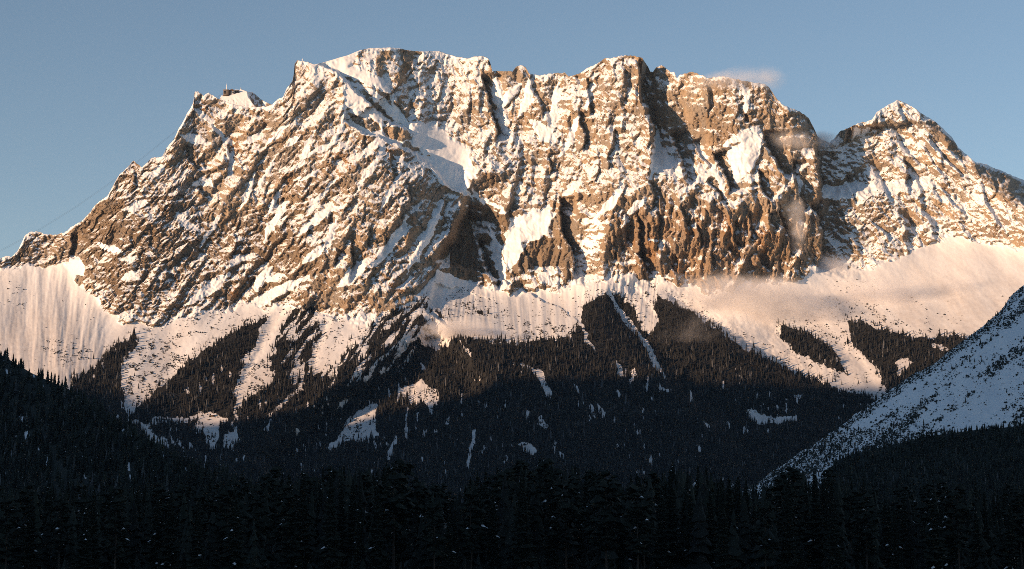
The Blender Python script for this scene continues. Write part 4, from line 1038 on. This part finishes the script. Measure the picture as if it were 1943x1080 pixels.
# ------------------------------------------------------------------ wisps of mist
def mist_material(name, dens, scale, seed, thr=.45, stretch=(1, 1, 1)):
    m = bpy.data.materials.new(name); m.use_nodes = True; t = m.node_tree; nn = t.nodes; nn.clear()
    out = nn.new("ShaderNodeOutputMaterial"); pv = nn.new("ShaderNodeVolumePrincipled")
    pv.inputs["Color"].default_value = (1.0, .97, .96, 1); pv.inputs["Anisotropy"].default_value = .0
    tc = nn.new("ShaderNodeTexCoord"); ln = nn.new("ShaderNodeVectorMath"); ln.operation = 'LENGTH'
    t.links.new(tc.outputs["Object"], ln.inputs[0])
    nz_ = nn.new("ShaderNodeTexNoise"); nz_.noise_dimensions = '4D'; nz_.inputs["W"].default_value = seed * 3.7
    nz_.inputs["Scale"].default_value = scale; nz_.inputs["Detail"].default_value = 5; nz_.inputs["Roughness"].default_value = .62
    mp = nn.new("ShaderNodeMapping"); mp.inputs["Scale"].default_value = stretch
    t.links.new(tc.outputs["Object"], mp.inputs[0]); t.links.new(mp.outputs[0], nz_.inputs["Vector"])
    a1_ = nn.new("ShaderNodeMath"); a1_.operation = 'MULTIPLY_ADD'; t.links.new(ln.outputs["Value"], a1_.inputs[0]); a1_.inputs[1].default_value = -.62; a1_.inputs[2].default_value = -.14 - (thr - .45)
    a2_ = nn.new("ShaderNodeMath"); a2_.operation = 'ADD'; t.links.new(a1_.outputs[0], a2_.inputs[0]); t.links.new(nz_.outputs[0], a2_.inputs[1])
    mu = nn.new("ShaderNodeMapRange"); mu.interpolation_type = 'SMOOTHSTEP'
    for k, vv in ((1, -.08), (2, .46), (3, 0.0), (4, dens)): mu.inputs[k].default_value = vv
    t.links.new(a2_.outputs[0], mu.inputs[0])
    t.links.new(mu.outputs[0], pv.inputs["Density"]); t.links.new(pv.outputs[0], out.inputs["Volume"])
    return m
def ico(name):
    n_, k_ = 14, 8; v = [(0, 0, 1), (0, 0, -1)]; f = []
    for j in range(1, k_):
        for i in range(n_): a = i * 6.2832 / n_; b_ = math.pi * j / k_; v.append((math.sin(b_) * math.cos(a), math.sin(b_) * math.sin(a), math.cos(b_)))
    for i in range(n_): f.append((0, 2 + i, 2 + (i + 1) % n_)); f.append((1, 2 + (k_ - 2) * n_ + (i + 1) % n_, 2 + (k_ - 2) * n_ + i))
    for j in range(k_ - 2):
        for i in range(n_): f.append((2 + j * n_ + i, 2 + (j + 1) * n_ + i, 2 + (j + 1) * n_ + (i + 1) % n_, 2 + j * n_ + (i + 1) % n_))
    me = bpy.data.meshes.new(name); me.from_pydata(v, [], f); return me
MISTS = [ # px, py, half width px, half height px, depth m, tilt, density, noise scale, threshold, label
    (1440, 580, 150, 48, 120, .12, .03, 1.8, .38, "largest pink mist bank lying on the snow below the orange cliff"),
    (1690, 555, 190, 42, 100, -.05, .012, 2.2, .46, "thin veil of mist over the wide talus left of the right-hand slope"),
    (1405, 152, 85, 22, 80, -.1, .016, 2.0, .42, "small pink cloud clinging to the top of the ridge"),
    (1560, 270, 34, 24, 50, .2, .05, 2.0, .44, "small mist puff in the notch beside the right-hand peak"),
    (1495, 268, 60, 22, 50, .1, .02, 2.2, .45, "faint mist wisp crossing the upper wall left of the notch"),
    (1512, 440, 26, 70, 60, -.1, .03, 2.0, .44, "upright mist wisp in the dark gully of the orange cliff"),
    (1565, 505, 46, 30, 60, .1, .025, 2.0, .44, "low mist wisp at the foot of the dark gully"),
    (890, 628, 100, 20, 60, .06, .05, 2.2, .45, "flat mist streak over the forest below the snow basin"),
    (1300, 640, 70, 40, 60, -.5, .005, 2.2, .45, "very faint mist along the forest edge under the cliff"),
]
for k, (px, py, hw, hh_, dp, tilt, den, sc_, thr, lab) in enumerate(MISTS):
    sk_ = np.interp(px, cols, sky_y)
    r_, c_ = on_mountain(np.array([float(px)]), np.array([max(float(py), sk_ + 2)]))
    Yc = float(sample(D.astype(f32), r_, c_)[0]) - dp * .5
    me = ico("mist"); me.materials.append(mist_material("mist_%d" % k, den, 1.15, k + 1, thr, (hw / 55, dp / 110, hh_ / 42)))
    o = bpy.data.objects.new("mist", me); C.objects.link(o)
    o.location = world_pos(px, py, Yc); mm = Yc / F
    o.scale = (1.6 * hw * mm, dp, 1.6 * hh_ * mm); o.rotation_euler = (0, tilt, 0)
    tag(o, lab, None, None, 'stuff')

# ------------------------------------------------------------------ the air of the valley
hm = bpy.data.materials.new("valley_air"); hm.use_nodes = True; hm.node_tree.nodes.clear()
ho = hm.node_tree.nodes.new("ShaderNodeOutputMaterial"); hv = hm.node_tree.nodes.new("ShaderNodeVolumePrincipled")
hv.inputs["Color"].default_value = (.80, .90, 1.0, 1); hv.inputs["Density"].default_value = HAZE; hv.inputs["Anisotropy"].default_value = 0.0
hm.node_tree.links.new(hv.outputs[0], ho.inputs["Volume"])
haze = box_mesh("haze", (-32000, -9500, -140), (32000, 42000, 2650), hm)
tag(haze, "thin blue evening air filling the valley", None, None, 'stuff')
